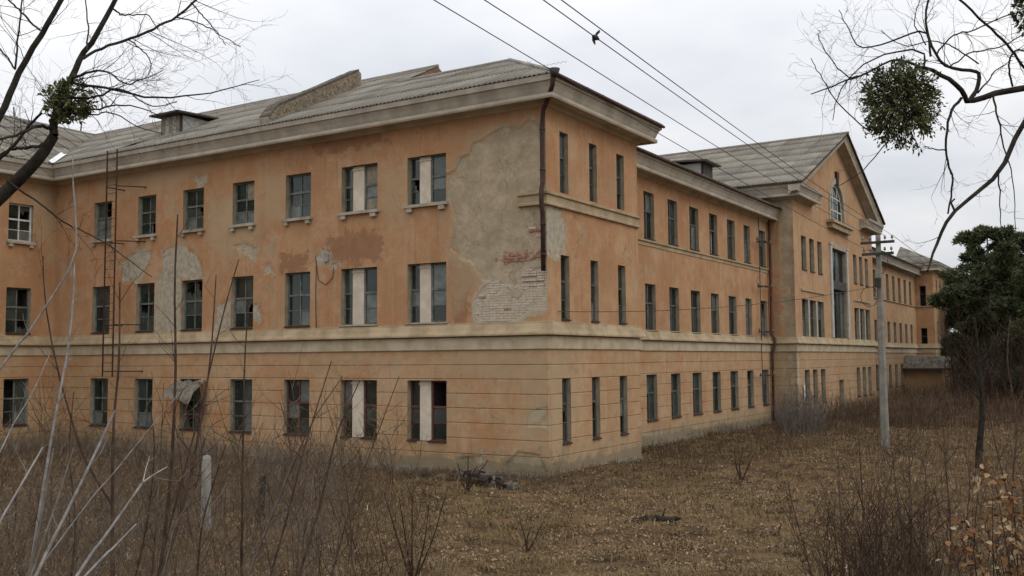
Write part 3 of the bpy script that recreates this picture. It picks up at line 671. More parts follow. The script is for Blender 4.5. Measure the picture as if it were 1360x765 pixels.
# gable with the arched window: fan strip built around the opening
def gable():
    zb, zp, eh = 11.2, 16.55, 12.05
    y0, y1 = YB0, YB1; ac, aw, az0, azs = YC, 1.62, 11.45, 12.25
    b = MB(); N = 18
    arch = [(ac - aw, az0), (ac - aw, azs)] + [(ac - aw * math.cos(math.pi * i / N), azs + aw * math.sin(math.pi * i / N)) for i in range(1, N)] + [(ac + aw, azs), (ac + aw, az0)]
    def outer(y, z):      # push from arch centre to the outline
        cx, cz = ac, azs; dx, dz = y - cx, z - cz; best = 1e9
        def hit(px, pz, qx, qz):
            ex, ez = qx - px, qz - pz; den = dx * ez - dz * ex
            if abs(den) < 1e-9: return None
            t = ((px - cx) * ez - (pz - cz) * ex) / den; s = ((px - cx) * dz - (pz - cz) * dx) / den
            return t if t > 0.5 and -1e-6 <= s <= 1 + 1e-6 else None
        for seg in (((y0, zb), (y0, eh)), ((y0, eh), (YC, zp)), ((YC, zp), (y1, eh)), ((y1, eh), (y1, zb)), ((y1, zb), (y0, zb))):
            t = hit(*seg[0], *seg[1])
            if t: best = min(best, t)
        return cx + dx * best, cz + dz * best
    ex = [(y0, zb), (y0, eh), (YC, zp), (y1, eh), (y1, zb)]
    inn = arch; out = [outer(*p) for p in arch]; out[0] = (y0, zb); out[-1] = (y1, zb)
    # corner fill: insert outline corners
    V = [(XB, p[0], p[1]) for p in inn] + [(XB, p[0], p[1]) for p in out]; n = len(inn); F = []
    for i in range(n - 1):
        F.append((i, n + i, n + i + 1, i + 1))
    b.add(V, [f[::-1] for f in F])
    # missing triangles where the outline turns
    for c in ex[1:4]:
        for i in range(n - 1):
            a_, b_ = out[i], out[i + 1]
            if (a_[0] - 1e-6 <= c[0] <= b_[0] + 1e-6) and not (abs(a_[0] - c[0]) + abs(a_[1] - c[1]) < 1e-5 or abs(b_[0] - c[0]) + abs(b_[1] - c[1]) < 1e-5):
                cr = (b_[0] - a_[0]) * (c[1] - a_[1]) - (b_[1] - a_[1]) * (c[0] - a_[0])
                if abs(cr) > 1e-4 and (c[0] != y0 and c[0] != y1 or abs(a_[0] - c[0]) < 1e-4 or abs(b_[0] - c[0]) < 1e-4): b.add([(XB, *a_), (XB, *c), (XB, *b_)], [(0, 2, 1)])
    b.add([(XB, y0, zb), (XB, ac - aw, az0), (XB, ac + aw, az0), (XB, y1, zb)], [(0, 3, 2, 1)])
    o = b.obj('gable', M['plaster_far'], BLD); no_masks(o.data)
    # arched window: white surround, frame bars, panes
    wob = MB(); pts = arch
    for i in range(len(pts) - 1):
        (a0, z0), (a1, z1) = pts[i], pts[i + 1]
        wob.add([(XB, a0, z0), (XB, a1, z1), (XB - 0.3, a1, z1), (XB - 0.3, a0, z0)], [(0, 1, 2, 3)])
    wob.add([(XB, ac - aw, az0), (XB, ac + aw, az0), (XB - 0.3, ac + aw, az0), (XB - 0.3, ac - aw, az0)], [(3, 2, 1, 0)])
    wob.add([(XB - 0.5, p[0], p[1]) for p in pts], [tuple(range(len(pts)))], 1)
    w_ = wob.obj('arched_window', [M['reveal'], M['gloom']], BLD)
    sur = MB()
    sc = lambda p, k: (ac + (p[0] - ac) * k, azs + (p[1] - azs) * k if p[1] > azs else p[1])
    for i in range(len(pts) - 1):
        a0, a1 = sc(pts[i], 1.0), sc(pts[i + 1], 1.0); b0, b1 = sc(pts[i], 1.2), sc(pts[i + 1], 1.2)
        sur.add([(XB + 0.06, *a0), (XB + 0.06, *a1), (XB + 0.06, *b1), (XB + 0.06, *b0)], [(0, 1, 2, 3)]); sur.add([(XB + 0.06, *b0), (XB + 0.06, *b1), (XB, *b1), (XB, *b0)], [(0, 1, 2, 3)]); sur.add([(XB + 0.06, *a0), (XB + 0.06, *a1), (XB, *a1), (XB, *a0)], [(3, 2, 1, 0)])
    sur.obj('surround', M['trimlite'], w_)
    fr = MB()
    for k_, (m0, m1) in enumerate(((0.90, 1.0),)):
        for i in range(len(pts) - 1):
            a0, a1 = sc(pts[i], m0), sc(pts[i + 1], m0); b0, b1 = sc(pts[i], m1), sc(pts[i + 1], m1)
            fr.add([(XB - 0.12, *a0), (XB - 0.12, *a1), (XB - 0.12, *b1), (XB - 0.12, *b0)], [(0, 1, 2, 3)])
    for y in (ac - 0.55, ac + 0.55): fr.box((XB - 0.16, y - 0.05, az0), (XB - 0.10, y + 0.05, azs + 1.38))
    for z in (az0 + 0.05, azs - 0.02, azs + 0.75):
        fr.box((XB - 0.155, ac - 1.5 + (0.3 if z > azs + 0.5 else 0), z - 0.04), (XB - 0.105, ac + 1.5 - (0.3 if z > azs + 0.5 else 0), z + 0.04))
    fr.obj('frame', M['frame_white'], w_)
    for i, (ya, yb) in enumerate(((ac - 1.5, ac - 0.6), (ac - 0.5, ac + 0.5), (ac + 0.6, ac + 1.5))):
        pb = MB(); zt = azs + (1.35 if i == 1 else 0.65); pb.box((XB - 0.14, ya, az0 + 0.09), (XB - 0.136, yb, azs - 0.06)); pb.obj('pane', M['glass_b' if i == 0 else 'glass_a'], w_)
        pb = MB(); pb.box((XB - 0.14, ya, azs + 0.02), (XB - 0.136, yb, zt)); pb.obj('pane', M['glass_a' if i else 'glass_c'], w_)
    sb = MB(); sb.box((XB + 0.002, 32.9, 11.28), (XB + 0.42, 38.1, 11.44)); sb.box((XB + 0.002, 33.2, 10.98), (XB + 0.30, 37.8, 11.278)); sb.obj('sill', M['trim'], w_)
    kb = MB(); kb.add([(XB + 0.002, ac - 0.18, 13.85), (XB + 0.002, ac + 0.18, 13.85), (XB + 0.002, ac + 0.3, 14.6), (XB + 0.002, ac - 0.3, 14.6), (XB + 0.14, ac - 0.18, 13.85), (XB + 0.14, ac + 0.18, 13.85), (XB + 0.14, ac + 0.3, 14.6), (XB + 0.14, ac - 0.3, 14.6)],
                      [(0, 1, 2, 3), (7, 6, 5, 4), (0, 4, 5, 1), (1, 5, 6, 2), (2, 6, 7, 3), (3, 7, 4, 0)]); kb.obj('keystone', M['rust'], w_)
gable()
def quickwin(u0, u1, z0, z1, x=XB, cols=1, frame='frame_dark', depth=0.2, **k):
    return window((x, 0, 0), (0, 1, 0), (1, 0, 0), u0, u1, z0, z1, depth, cols, 0.6, False, frame, glassw=(3, 4, 3), **k)
for g in gx:
    quickwin(g - 0.47, g + 0.47, 0.95, 2.78, sill='ledge'); quickwin(g - 0.47, g + 0.47, 8.12, 9.95, sill='ledge')
for i, (a, b) in enumerate(mids): quickwin(a, b, 4.1, 6.55)
for a, b in ((28.65, 28.9), (30.25, 30.5), (40.5, 40.75), (42.1, 42.35)):
    q = MB(); q.box((XB - 0.6, a, 4.1), (XB - 0.02, b, 6.547)); q.obj('mullion', M['whitepost'], BLD)
tw = quickwin(33.75, 37.25, 4.05, 9.85, cols=4, label='tall stair window between white pilasters')
q = MB(); q.box((XB - 0.18, 33.77, 7.45), (XB + 0.03, 37.23, 7.95)); q.obj('spandrel', M['tarred'], tw).matrix_parent_inverse = tw.matrix_world.inverted()
for a, b in ((33.35, 33.75), (37.25, 37.65)):
    q = MB(); q.box((XB + 0.002, a, 4.57), (XB + 0.09, b, 10.0)); q.box((XB + 0.002, a - 0.05, 10.002), (XB + 0.13, b + 0.05, 10.14)); q.obj('pilaster', M['whitepost'], BLD)
q = MB(); q.box((XB + 0.002, 33.75, 9.86), (XB + 0.07, 37.25, 10.13)); q.obj('lintel', M['trimlite'], BLD)
for a, b in ((27.2, 31.9), (39.1, 43.8)):
    q = MB(); q.box((XB + 0.002, a, 6.98), (XB + 0.07, b, 7.08)); q.obj('label_mould', M['trim'], BLD)
# door
d_ = MB(); d_.box((XB - 0.35, 34.8, 0.1), (XB - 0.28, 35.9, 2.1)); dd = d_.obj('door', M['brownboard'], BLD)
q = MB()
for y in (34.9, 35.4): q.box((XB - 0.279, y, 0.25), (XB - 0.262, y + 0.4, 1.0)); q.box((XB - 0.279, y, 1.12), (XB - 0.262, y + 0.4, 1.95))
q.obj('door_panel', M['brownboard'], dd); q = MB(); q.box((XB - 0.28, 35.78, 1.03), (XB - 0.22, 35.84, 1.1)); q.obj('handle', M['iron'], dd)
q = MB(); q.box((XB - 0.34, 34.79, 0.1), (XB, 34.81, 2.1)); q.box((XB - 0.34, 35.89, 0.1), (XB, 35.91, 2.1)); q.box((XB - 0.34, 34.81, 2.09), (XB, 35.89, 2.11)); q.obj('door_reveal', M['reveal'], BLD)
q = MB(); q.box((XB, 34.6, -0.3), (XB + 1.0, 36.1, 0.12)); q.box((XB + 1.002, 34.6, -0.3), (XB + 1.35, 36.1, -0.02)); q.obj('doorstep', M['concrete'], BLD)

# far wing and far pavilion --------------------------------------------
fy = [47.0, 49.4, 51.8, 54.2, 56.6, 59.0, 61.4, 63.8, 66.2]
FZ = [(7.95, 9.95), (4.15, 6.2), (1.02, 2.82)]
wall('wall', (XM, 0, 0), (0, 1, 0), (1, 0, 0), YB1, YF, -0.6, 10.9, [(y - 0.5, y + 0.5, z0, z1) for y in fy for z0, z1 in FZ], 0.5, mat='plaster_far')
for y in fy:
    for z0, z1 in FZ: quickwin(y - 0.5, y + 0.5, z0, z1, x=XM, sill='ledge', depth=0.15)
FS = [(-1.15, -0.62, 7.9, 9.7), (-1.15, -0.62, 4.1, 5.95), (-1.15, -0.62, 0.95, 2.8)]
wall('wall', (0, YF, 0), (1, 0, 0), (0, -1, 0), XM, 0, -0.6, 11.2, FS, 0.3, mat='plaster')
for a, b, z0, z1 in FS: window((0, YF, 0), (1, 0, 0), (0, -1, 0), a, b, z0, z1, 0.2, 1, 0.6, False, 'frame_dark', panes=False)
fp = [(70.0, 70.6), (72.0, 72.6), (74.0, 74.6)]
wall('wall', (0, 0, 0), (0, 1, 0), (1, 0, 0), YF, 76, -0.6, 11.2, [(a, b, z0, z1) for a, b in fp for z0, z1 in RZ], 0.5, mat='plaster_far')
for a, b in fp:
    for z0, z1 in RZ: quickwin(a, b, z0, z1, x=0, depth=0.22)
# plain rear and end walls
q = MB()
for (x0, y0, x1, y1) in ((0, 76, -8, 76), (-8.0, 76, -8.0, 6.4), (-8.0, 11.6, -34, 11.6), (-34, 11.6, -34, -12.5), (-14, YB0, -14, YB1)):
    q.add([(x0, y0, -0.6), (x1, y1, -0.6), (x1, y1, 11.2), (x0, y0, 11.2)], [(0, 1, 2, 3)])
q.obj('rear_wall', M['trim'], BLD)

# mouldings --------------------------------------------------------------
sweep('string_course', [(XW, -12.5), (XW, 0), (0, 0), (0, YP), (XM, YP), (XM, YB0)], BAND, M['trim']); sweep('string_band', [(XW, -12.5), (XW, 0), (0, 0), (0, YP), (XM, YP), (XM, YB0)], BAND2, M['bandlite'])
sweep('string_course', [(XM, YB0), (XB, YB0), (XB, YB1), (XM, YB1), (XM, YF), (0, YF), (0, 76)], BAND, M['trim']); sweep('string_band', [(XM, YB0), (XB, YB0), (XB, YB1), (XM, YB1), (XM, YF), (0, YF), (0, 76)], BAND2, M['bandlite'])
sweep('upper_string_course', [(-0.95, 0), (0, 0), (0, YP)], UBAND, M['trim'])
sweep('upper_string_course', [(XM, YP), (XM, YB0)], [(0, 8.10), (0.09, 8.09), (0.09, 8.02), (0.03, 7.99), (0.03, 7.86), (0, 7.85)], M['trim'])
sweep('upper_string_course', [(XM, YB1), (XM, YF), (0, YF), (0, 76)], [(0, 7.90), (0.09, 7.89), (0.09, 7.82), (0, 7.80)], M['trim'])
def corn(path, f):
    sweep('cornice', path, f(CORN), M['cornice']); sweep('fascia', path, f(FASC), M['fascia'])
corn([(XW, -12.5), (XW, 0), (0, 0), (0, YP), (-3, YP)], lambda p: p)
corn([(XM, YP + 0.0), (XM, YB0)], lambda p: shift(p, -0.40))
corn([(XM, YB1), (XM, YF)], lambda p: shift(p, -0.40))
corn([(-3, YF), (0, YF), (0, 76), (-3, 76)], lambda p: p)
def cshift(pr): return [(o, z + 0.78) for o, z in pr]
corn([(-14, YB0), (XB, YB0), (XB, YB0 + 3.6)], cshift)
corn([(XB, YB1 - 3.6), (XB, YB1), (-14, YB1)], cshift)
# raking cornice of the gable
def rake(sgn):
    y_e = YB0 - 0.75 if sgn > 0 else YB1 + 0.75; z_e = 12.36; z_p = 16.82
    p0 = np.array([0, y_e, z_e]); p1 = np.array([0, YC, z_p]); d = (p1 - p0) / np.linalg.norm(p1 - p0)
    nn = np.array([0, -d[2], d[1]]);  nn = nn if nn[2] > 0 else -nn
    prof = [(XB + 0.002, -0.42), (XB + 0.16, -0.40), (XB + 0.18, -0.32), (XB + 0.48, -0.30), (XB + 0.5, -0.36), (XB + 0.57, -0.36), (XB + 0.59, -0.22), (XB + 0.64, -0.10), (XB + 0.70, 0.0), (XB + 0.002, 0.0)]
    b = MB(); k = len(prof)
    def pt(base, pr, vert):     # cut vertical at the peak and at the foot
        q = base + nn * pr[1]; t = (vert - q[1]) / d[1]; q = q + d * t; return (pr[0], q[1], q[2])
    r0 = [pt(p0, pr, y_e) for pr in prof]; r1 = [pt(p1, pr, YC) for pr in prof]
    for j in range(k): b.add([r0[j], r1[j], r1[(j + 1) % k], r0[(j + 1) % k]], [(0, 1, 2, 3)])
    b.add(r0, [tuple(range(k))]); b.obj('raking_cornice', M['cornice'], BLD)
rake(1); rake(-1)

# roofs ------------------------------------------------------------------
rr = random.Random(11)
SH_W, SH_L, AMP, WAVE = 1.05, 1.62, 0.024, 0.16
_sheet = {}
def sheet_mesh(cols, tmin, tmax):
    """cols: local u positions, per-column t range"""
    n = len(cols); V = []; 
    for i, u in enumerate(cols):
        z = AMP * math.cos(2 * math.pi * u / WAVE)
        for t in (tmin[i], (tmin[i] + tmax[i]) / 2, tmax[i]): V.append((u, t, z))
    for i, u in enumerate(cols):
        V.append((u, tmin[i], AMP * math.cos(2 * math.pi * u / WAVE) - 0.012))
    F = []
    for i in range(n - 1):
        a = i * 3; b = a + 3
        F += [(a, b, b + 1, a + 1), (a + 1, b + 1, b + 2, a + 2)]; c = 3 * n + i; F.append((c, c + 1, b, a))
    return quads_mesh('roof_sheet', np.array(V), np.array(F), M['sheet'], True)
def roof_slope(e0, e1, up, length, tmin=lambda u: 0.0, tmax=None, u_lo=0.0, u_hi=None, name='roof_slope'):
    """eave from e0 to e1; up = unit vector up the slope; sheets are laid row by row from the eave"""
    e0 = np.array(e0, float); e1 = np.array(e1, float); ud = (e1 - e0); L = np.linalg.norm(ud); ud /= L; up = np.array(up, float); nn = np.cross(ud, up)
    u_hi = L if u_hi is None else u_hi
    # underlay deck keeps the light out
    N = max(2, int((u_hi - u_lo) / 0.8)); V = []; 
    for i in range(N + 1):
        u = u_lo + (u_hi - u_lo) * i / N
        for t in (tmin(u) + 0.05, (tmax(u) if tmax else length)): V.append(e0 + ud * u + up * t - nn * 0.06 * np.sign(nn[2]))
    F = [(2 * i, 2 * i + 2, 2 * i + 3, 2 * i + 1) for i in range(N)]
    root = link(bpy.data.objects.new(name, quads_mesh(name, np.array(V), np.array(F), M['tarred'])), BLD)
    sgn = 1 if nn[2] > 0 else -1
    if sgn < 0: bas = Matrix(((-ud[0], up[0], -nn[0]), (-ud[1], up[1], -nn[1]), (-ud[2], up[2], -nn[2])))
    else: bas = Matrix(((ud[0], up[0], nn[0]), (ud[1], up[1], nn[1]), (ud[2], up[2], nn[2])))
    nr = int(math.ceil(length / SH_L)); nc = int(math.ceil((u_hi - u_lo) / SH_W))
    for r_ in range(nr):
        t0 = r_ * SH_L
        for c_ in range(nc):
            a = u_lo + c_ * SH_W; b = min(a + SH_W + 0.04, u_hi)
            if b - a < 0.05: continue
            npt = int(round((b - a) / WAVE * 6)) + 1
            us = [a + (b - a) * i / (npt - 1) for i in range(npt)]
            lo = [max(t0, tmin(u)) for u in us]; hi = [min(t0 + SH_L + 0.13, tmax(u) if tmax else length, length) for u in us]
            if all(h_ - l_ < 0.02 for l_, h_ in zip(lo, hi)): continue
            full = all(abs(l_ - t0) < 1e-6 for l_ in lo) and all(abs(h_ - hi[0]) < 1e-6 for h_ in hi)
            key = (round(b - a, 3), round(hi[0] - lo[0], 3)) if full else None
            hi = [max(h_, l_) for l_, h_ in zip(lo, hi)]
            if sgn > 0: loc_cols = [u - a for u in us]; org = a; l2, h2 = lo, hi
            else: loc_cols = [b - u for u in us][::-1]; org = b; l2, h2 = lo[::-1], hi[::-1]
            if full and key in _sheet: me = _sheet[key]
            else:
                me = sheet_mesh(loc_cols, [l_ - t0 for l_ in l2], [h_ - t0 for h_ in h2])
                if full: _sheet[key] = me
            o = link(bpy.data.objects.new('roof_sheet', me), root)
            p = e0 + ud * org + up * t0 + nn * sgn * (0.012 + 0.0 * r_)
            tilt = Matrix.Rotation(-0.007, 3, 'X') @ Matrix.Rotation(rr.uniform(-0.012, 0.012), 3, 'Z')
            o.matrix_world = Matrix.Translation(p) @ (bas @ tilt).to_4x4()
    return root
RL, RISE = 6.42, 3.26
def slope_up(hx, hy, rise, run): v = np.array([hx * run, hy * run, rise]); l = np.linalg.norm(v); return v / l, l
EZ = 11.66; OV = 0.72
# left facade slope (ridge 13.95), ends at the valley on the left
up, ln = slope_up(0, 1, RISE, RL)
roof_slope((-29.7, -OV, EZ), (-8.1, -OV, EZ), up, ln, tmin=lambda u: max(0.0, (-23.21 - (-29.7 + u)) * ln / RL), name='roof_slope')
# back slope
q = MB(); q.add([(-32, 5.7, 14.9), (-8.1, 5.7, 14.9), (-8.1, 12.1, 11.66), (-32, 12.1, 11.66)], [(0, 1, 2, 3)]); q.obj('rear_roof_slope', M['slate'], BLD)
# pavilion hip roof, slightly lower
upp, lp = slope_up(0, 1, 1.99, 3.92)
roof_slope((-8.1, -OV, EZ), (OV, -OV, EZ), upp, lp, tmax=lambda u: min(lp, max(0.0, (OV - (-8.1 + u)) * lp / 3.92)), name='roof_slope')
upr, _ = slope_up(-1, 0, 1.99, 3.92)
roof_slope((OV, -OV, EZ), (OV, YP + OV, EZ), upr, lp, tmax=lambda u: min(lp, max(0.0, u * lp / 3.92)), name='roof_slope')
q = MB(); q.add([(-8.1, 5.7, 14.9), (-8.1, 12.1, 11.6), (-8.1, 3.2, 11.6), (-8.1, 3.2, 13.6)], [(0, 1, 2, 3)]); q.obj('roof_step', M['brownboard'], BLD)
q = MB(); q.add([(-8.1, 3.2, 13.65), (-3.2, 3.2, 13.65), (-3.2, 7.1, 11.66), (-8.1, 7.1, 11.66)], [(0, 1, 2, 3)]); q.obj('rear_roof_slope', M['slate'], BLD)
# hip and ridge caps
def cap(p, q_, r=0.07, name='ridge_cap', mat='ridge'):
    b = MB(); b.tube([p, q_], r, 8); b.obj(name, M[mat], BLD)
cap((OV, -OV, EZ + 0.02), (-3.2, 3.2, 13.68)); cap((-3.2, 3.2, 13.68), (-8.1, 3.2, 13.68)); cap((-8.1, 5.7, 14.93), (-29.6, 5.7, 14.93), 0.08)
# main wing roof
EM = 11.27
upm, lm = slope_up(-1, 0, 1.99, 3.92)
roof_slope((-0.80, YP + 0.0, EM), (-0.80, YB0, EM), upm, lm, name='roof_slope')
roof_slope((-0.80, YB1, EM), (-0.80, YF, EM), upm, lm, name='roof_slope')
q = MB(); q.add([(-4.72, YP, 13.25), (-4.72, YB0, 13.25), (-8.6, YB0, 11.2), (-8.6, YP, 11.2)], [(0, 1, 2, 3)]); q.obj('rear_roof_slope', M['slate'], BLD); q = MB(); q.add([(-4.72, YB1, 13.25), (-4.72, YF, 13.25), (-8.6, YF, 11.2), (-8.6, YB1, 11.2)], [(0, 1, 2, 3)]); q.obj('rear_roof_slope', M['slate'], BLD)
# far pavilion hip
roof_slope((OV, YF - OV, EZ), (OV, 76.7, EZ), upr, lp, tmax=lambda u: min(lp, max(0.0, u * lp / 3.92), max(0.0, (76.7 - YF + OV - u) * lp / 3.92)), name='roof_slope')
roof_slope((-3.2, YF - OV, EZ), (OV, YF - OV, EZ), upp, lp, tmax=lambda u: min(lp, max(0.0, (3.92 - u) * lp / 3.92)), name='roof_slope')
# left wing roof
roof_slope((-23.21, -12.9, EZ), (-23.21, 5.8, EZ), slope_up(-1, 0, RISE, RL)[0], ln, tmin=lambda u: max(0.0, (-12.9 + u + OV) * ln / RL), name='roof_slope')
cap((-29.63, -12.9, 14.93), (-29.63, 5.7, 14.93), 0.08)
q = MB(); q.add([(-29.63, -12.9, 14.9), (-29.63, 5.7, 14.9), (-35.5, 5.7, 11.3), (-35.5, -12.9, 11.3)], [(0, 1, 2, 3)]); q.obj('rear_roof_slope', M['slate'], BLD)
# bright valley gutter
q = MB(); a0 = np.array([-23.15, -0.78, EZ + 0.05]); a1 = np.array([-24.75, 0.82, EZ + 0.05 + RISE * 1.6 / RL + 0.02]); wv = np.array([0.08, 0.08, 0.03])
q.add([a0 - wv * [1, 1, -3], a0, a0 + wv, a1 + wv, a1, a1 - wv * [1, 1, -3]], [(0, 1, 4, 5), (1, 2, 3, 4)]); q.obj('valley_gutter', M['zinc'], BLD)
# central block roof
upc, lc = slope_up(0, 1, 4.40, YC - YB0 + 0.75)
roof_slope((-13.5, YB0 - 0.75, 12.50), (0.62, YB0 - 0.75, 12.50), upc, lc, name='roof_slope')
upd, ld = slope_up(0, -1, 4.40, YC - YB0 + 0.75)
roof_slope((-13.5, YB1 + 0.75, 12.50), (0.62, YB1 + 0.75, 12.50), upd, ld, name='roof_slope')
cap((-13.5, YC, 16.93), (0.66, YC, 16.93), 0.09)
# gutters: dark thin eave edge on the right side of the hips
for a, b in (((OV + 0.03, -OV - 0.03, 11.60), (OV + 0.03, YP + OV, 11.60)), ((-0.77, YP + 0.1, 11.20), (-0.77, YB0 - 0.05, 11.20)), ((-0.77, YB1, 11.20), (-0.77, YF - 0.75, 11.20))):
    q = MB(); q.tube([a, b], 0.05, 8); q.obj('gutter', M['rust'], BLD)
q = MB(); q.box((-13.5, YB0 - 0.80, 12.40), (0.6, YB0 - 0.74, 12.47)); q.obj('gutter', M['rust'], BLD)

# brick firewall across the left roof ---------------------------------------
def zL(y): return EZ + (y + OV) * RISE / RL
def firewall():
    x0, x1 = -11.32, -10.92
    def zr(y): return zL(y)
    ys = [-0.55, -0.42, -0.40, -0.20, -0.18, 1.5, 4.28, 4.42, 4.44]; tops = [0.24, 0.26, 0.40, 0.42, 0.52, 0.56, 0.66, 0.50, 0.05]
    bot = [(y, zr(y) - 0.15) for y in ys]; top = [(y, zr(y) + t) for y, t in zip(ys, tops)]
    root = MB(); n = len(ys)
    V = [(x1, *p) for p in bot] + [(x1, *p) for p in top] + [(x0, *p) for p in bot] + [(x0, *p) for p in top]; F = []
    for i in range(n - 1):
        F += [(i, i + 1, n + i + 1, n + i), (2 * n + i + 1, 2 * n + i, 3 * n + i, 3 * n + i + 1), (n + i, n + i + 1, 3 * n + i + 1, 3 * n + i)]
    F += [(0, n, 3 * n, 2 * n), (n - 1, 3 * n - 1, 4 * n - 1, 2 * n - 1)]
    root.add(V, F); o = root.obj('firewall', M['mortar'], BLD); o['label'] = 'crumbling brick firewall rising over the roof'
    def ztop(y): return float(np.interp(y, ys, [p[1] for p in top]))
    me = MB(); me.box((-0.05, 0.0, 0.0), (0.022, 0.25, 0.066)); bm_ = me.mesh('brick', M['brick_fire'])
    sl = math.atan(RISE / RL); rot = Matrix.Rotation(sl, 4, 'X'); d = np.array([0, math.cos(sl), math.sin(sl)]); up_ = np.array([0, -math.sin(sl), math.cos(sl)]); base = np.array([x1, -0.6, zr(-0.6) - 0.04])
    for r_ in range(10):
        for c_ in range(26):
            p = base + d * (c_ * 0.262 + (0.131 if r_ % 2 else 0)) + up_ * (r_ * 0.078); pe = p + d * 0.25
            if pe[1] > 4.75 or p[1] < -0.56 or p[2] + 0.05 > ztop(p[1]) - 0.03 or pe[2] + 0.05 > ztop(pe[1]) - 0.03: continue
            if rr.random() < 0.06: continue
            b = link(bpy.data.objects.new('brick', bm_), o); b.matrix_world = Matrix.Translation((p[0] + rr.uniform(-0.008, 0.010), p[1], p[2])) @ rot
    y = -0.5
    while y < 4.05:
        z = ztop(y); z2 = ztop(y + 0.24); q = MB(); q.obox((x0 - 0.05, y, z + 0.002), (0.5, 0, 0), (0, 0.235, z2 - z), (0, 0, 0.065 + rr.uniform(-0.01, 0.01))); q.obj('coping_brick', M['bark_mid'], o); y += 0.25
firewall()

# exposed bricks at the corner (laid bed by bed, joined because there are very many)
def exposed():
    polys = [np.array(p) for k_, p in masksL if k_ == 'brick']; reds = [np.array(p) for k_, p in masksL if k_ == 'redbrick']
    rb = random.Random(3); wb = MB()
    zz = 4.6
    while zz < 9.0:
        off = rb.choice((0, 0.13)); x = -4.2 + off
        while x < -0.03:
            c = np.array([[x + 0.12, zz + 0.03]]); nj = rb.uniform(-0.05, 0.03)
            ins = max(float(inpoly_sd(c, p)[0]) for p in polys); rd = max(float(inpoly_sd(c, p)[0]) for p in reds)
            x1 = min(x + 0.245, -0.004)
            if (ins + nj > 0 or rd + rb.uniform(-0.12, 0.02) > 0) and rb.random() > 0.05: 
                if rb.random() > 0.04: wb.box((x, 0.016 - rb.uniform(0, 0.012) if ins > 0 else 0.016 - rb.uniform(0, 0.010), zz), (x1, 0.05, zz + 0.062), 1 if (rd + nj > 0 or rb.random() < 0.015) else 0)
            x += 0.257
        zz += 0.077
    o = wb.obj('exposed_brickwork', [M['brick_white'], M['brick_red']], BLD); tag(o, kind='stuff')
exposed()

# dormers -----------------------------------------------------------------
def zM(x): return EM + (-0.80 - x) * 1.99 / 3.92
yd = 1.25; x0, x1 = -18.95, -17.72; zt = 13.42
q = MB(); q.box((x0 + 0.03, yd + 0.06, zL(yd) - 0.3), (x1 - 0.03, yd + 0.10, zt)); dm = q.obj('dormer', M['tarred'], BLD)
for xc in (x0, x1):
    q = MB(); q.box((xc - 0.02, yd + 0.08, zL(yd) - 0.15), (xc + 0.02, yd + 0.12, zt)); q.obj('corner_post', M['tarred'], dm)
    q = MB(); sgx = 0.02; q.add([(xc, yd + 0.12, zL(yd) - 0.1), (xc, yd + 0.12, zt), (xc, 3.1, zt), (xc, 3.1, zL(2.4) - 0.1), (xc - sgx, yd + 0.12, zL(yd) - 0.1), (xc - sgx, yd + 0.12, zt), (xc - sgx, 3.1, zt), (xc - sgx, 3.1, zL(2.4) - 0.1)], [(0, 1, 2, 3), (7, 6, 5, 4), (0, 4, 5, 1), (1, 5, 6, 2), (2, 6, 7, 3), (3, 7, 4, 0)]); q.obj('dormer_cheek', M['greyboard'], dm)
for i in range(5):
    q = MB(); w = (x1 - x0 - 0.16) / 5; q.box((x0 + 0.08 + i * w + 0.006, yd + 0.03, zL(yd) - 0.03), (x0 + 0.08 + (i + 1) * w - 0.006, yd + 0.05, zt - 0.002)); q.obj('plank', M['greyboard' if i % 2 else 'ply'], dm)
q = MB(); q.obox((x0 - 0.25, yd - 0.35, zt + 0.02), (x1 - x0 + 0.5, 0, 0), (0, 3.2, 0.16), (0, 0, 0.07)); q.obj('dormer_roof', M['tarred'], dm)
xd = -3.0; y0, y1 = 20.75, 22.2; zt = 13.05
q = MB(); q.box((xd - 0.12, y0 + 0.03, zM(xd) - 0.3), (xd - 0.08, y1 - 0.03, zt)); dm = q.obj('dormer', M['tarred'], BLD)
for yc in (y0, y1):
    q = MB(); q.box((xd - 0.12, yc - 0.02, zM(xd) - 0.15), (xd - 0.08, yc + 0.02, zt)); q.obj('corner_post', M['tarred'], dm)
    q = MB(); q.add([(xd - 0.12, yc, zM(xd) - 0.1), (xd - 0.12, yc, zt), (-4.8, yc, zt), (-4.8, yc, zM(-4.4) - 0.1), (xd - 0.12, yc + 0.02, zM(xd) - 0.1), (xd - 0.12, yc + 0.02, zt), (-4.8, yc + 0.02, zt), (-4.8, yc + 0.02, zM(-4.4) - 0.1)], [(0, 1, 2, 3), (7, 6, 5, 4), (0, 4, 5, 1), (1, 5, 6, 2), (2, 6, 7, 3), (3, 7, 4, 0)]); q.obj('dormer_cheek', M['greyboard'], dm)
for i in range(4):
    q = MB(); w = (y1 - y0 - 0.16) / 4; q.box((xd - 0.05, y0 + 0.08 + i * w + 0.006, zM(xd) - 0.03), (xd - 0.03, y0 + 0.08 + (i + 1) * w - 0.006, zt - 0.002)); q.obj('plank', M['tarred'], dm)
q = MB(); q.obox((xd + 0.3, y0 - 0.3, zt + 0.02), (0, y1 - y0 + 0.6, 0), (-2.6, 0, 0.16), (0, 0, 0.08)); q.obj('dormer_roof', M['tarred'], dm)
# little vent on the left slope
q = MB(); v0 = bp(172, 189, 1, 0.2); q.obox((v0[0] - 0.3, 0.1, v0[2] - 0.1), (0.6, 0, 0), (0, 0.5, 0.2), (0, -0.03, 0.12)); q.obj('roof_vent', M['greyboard'], BLD)

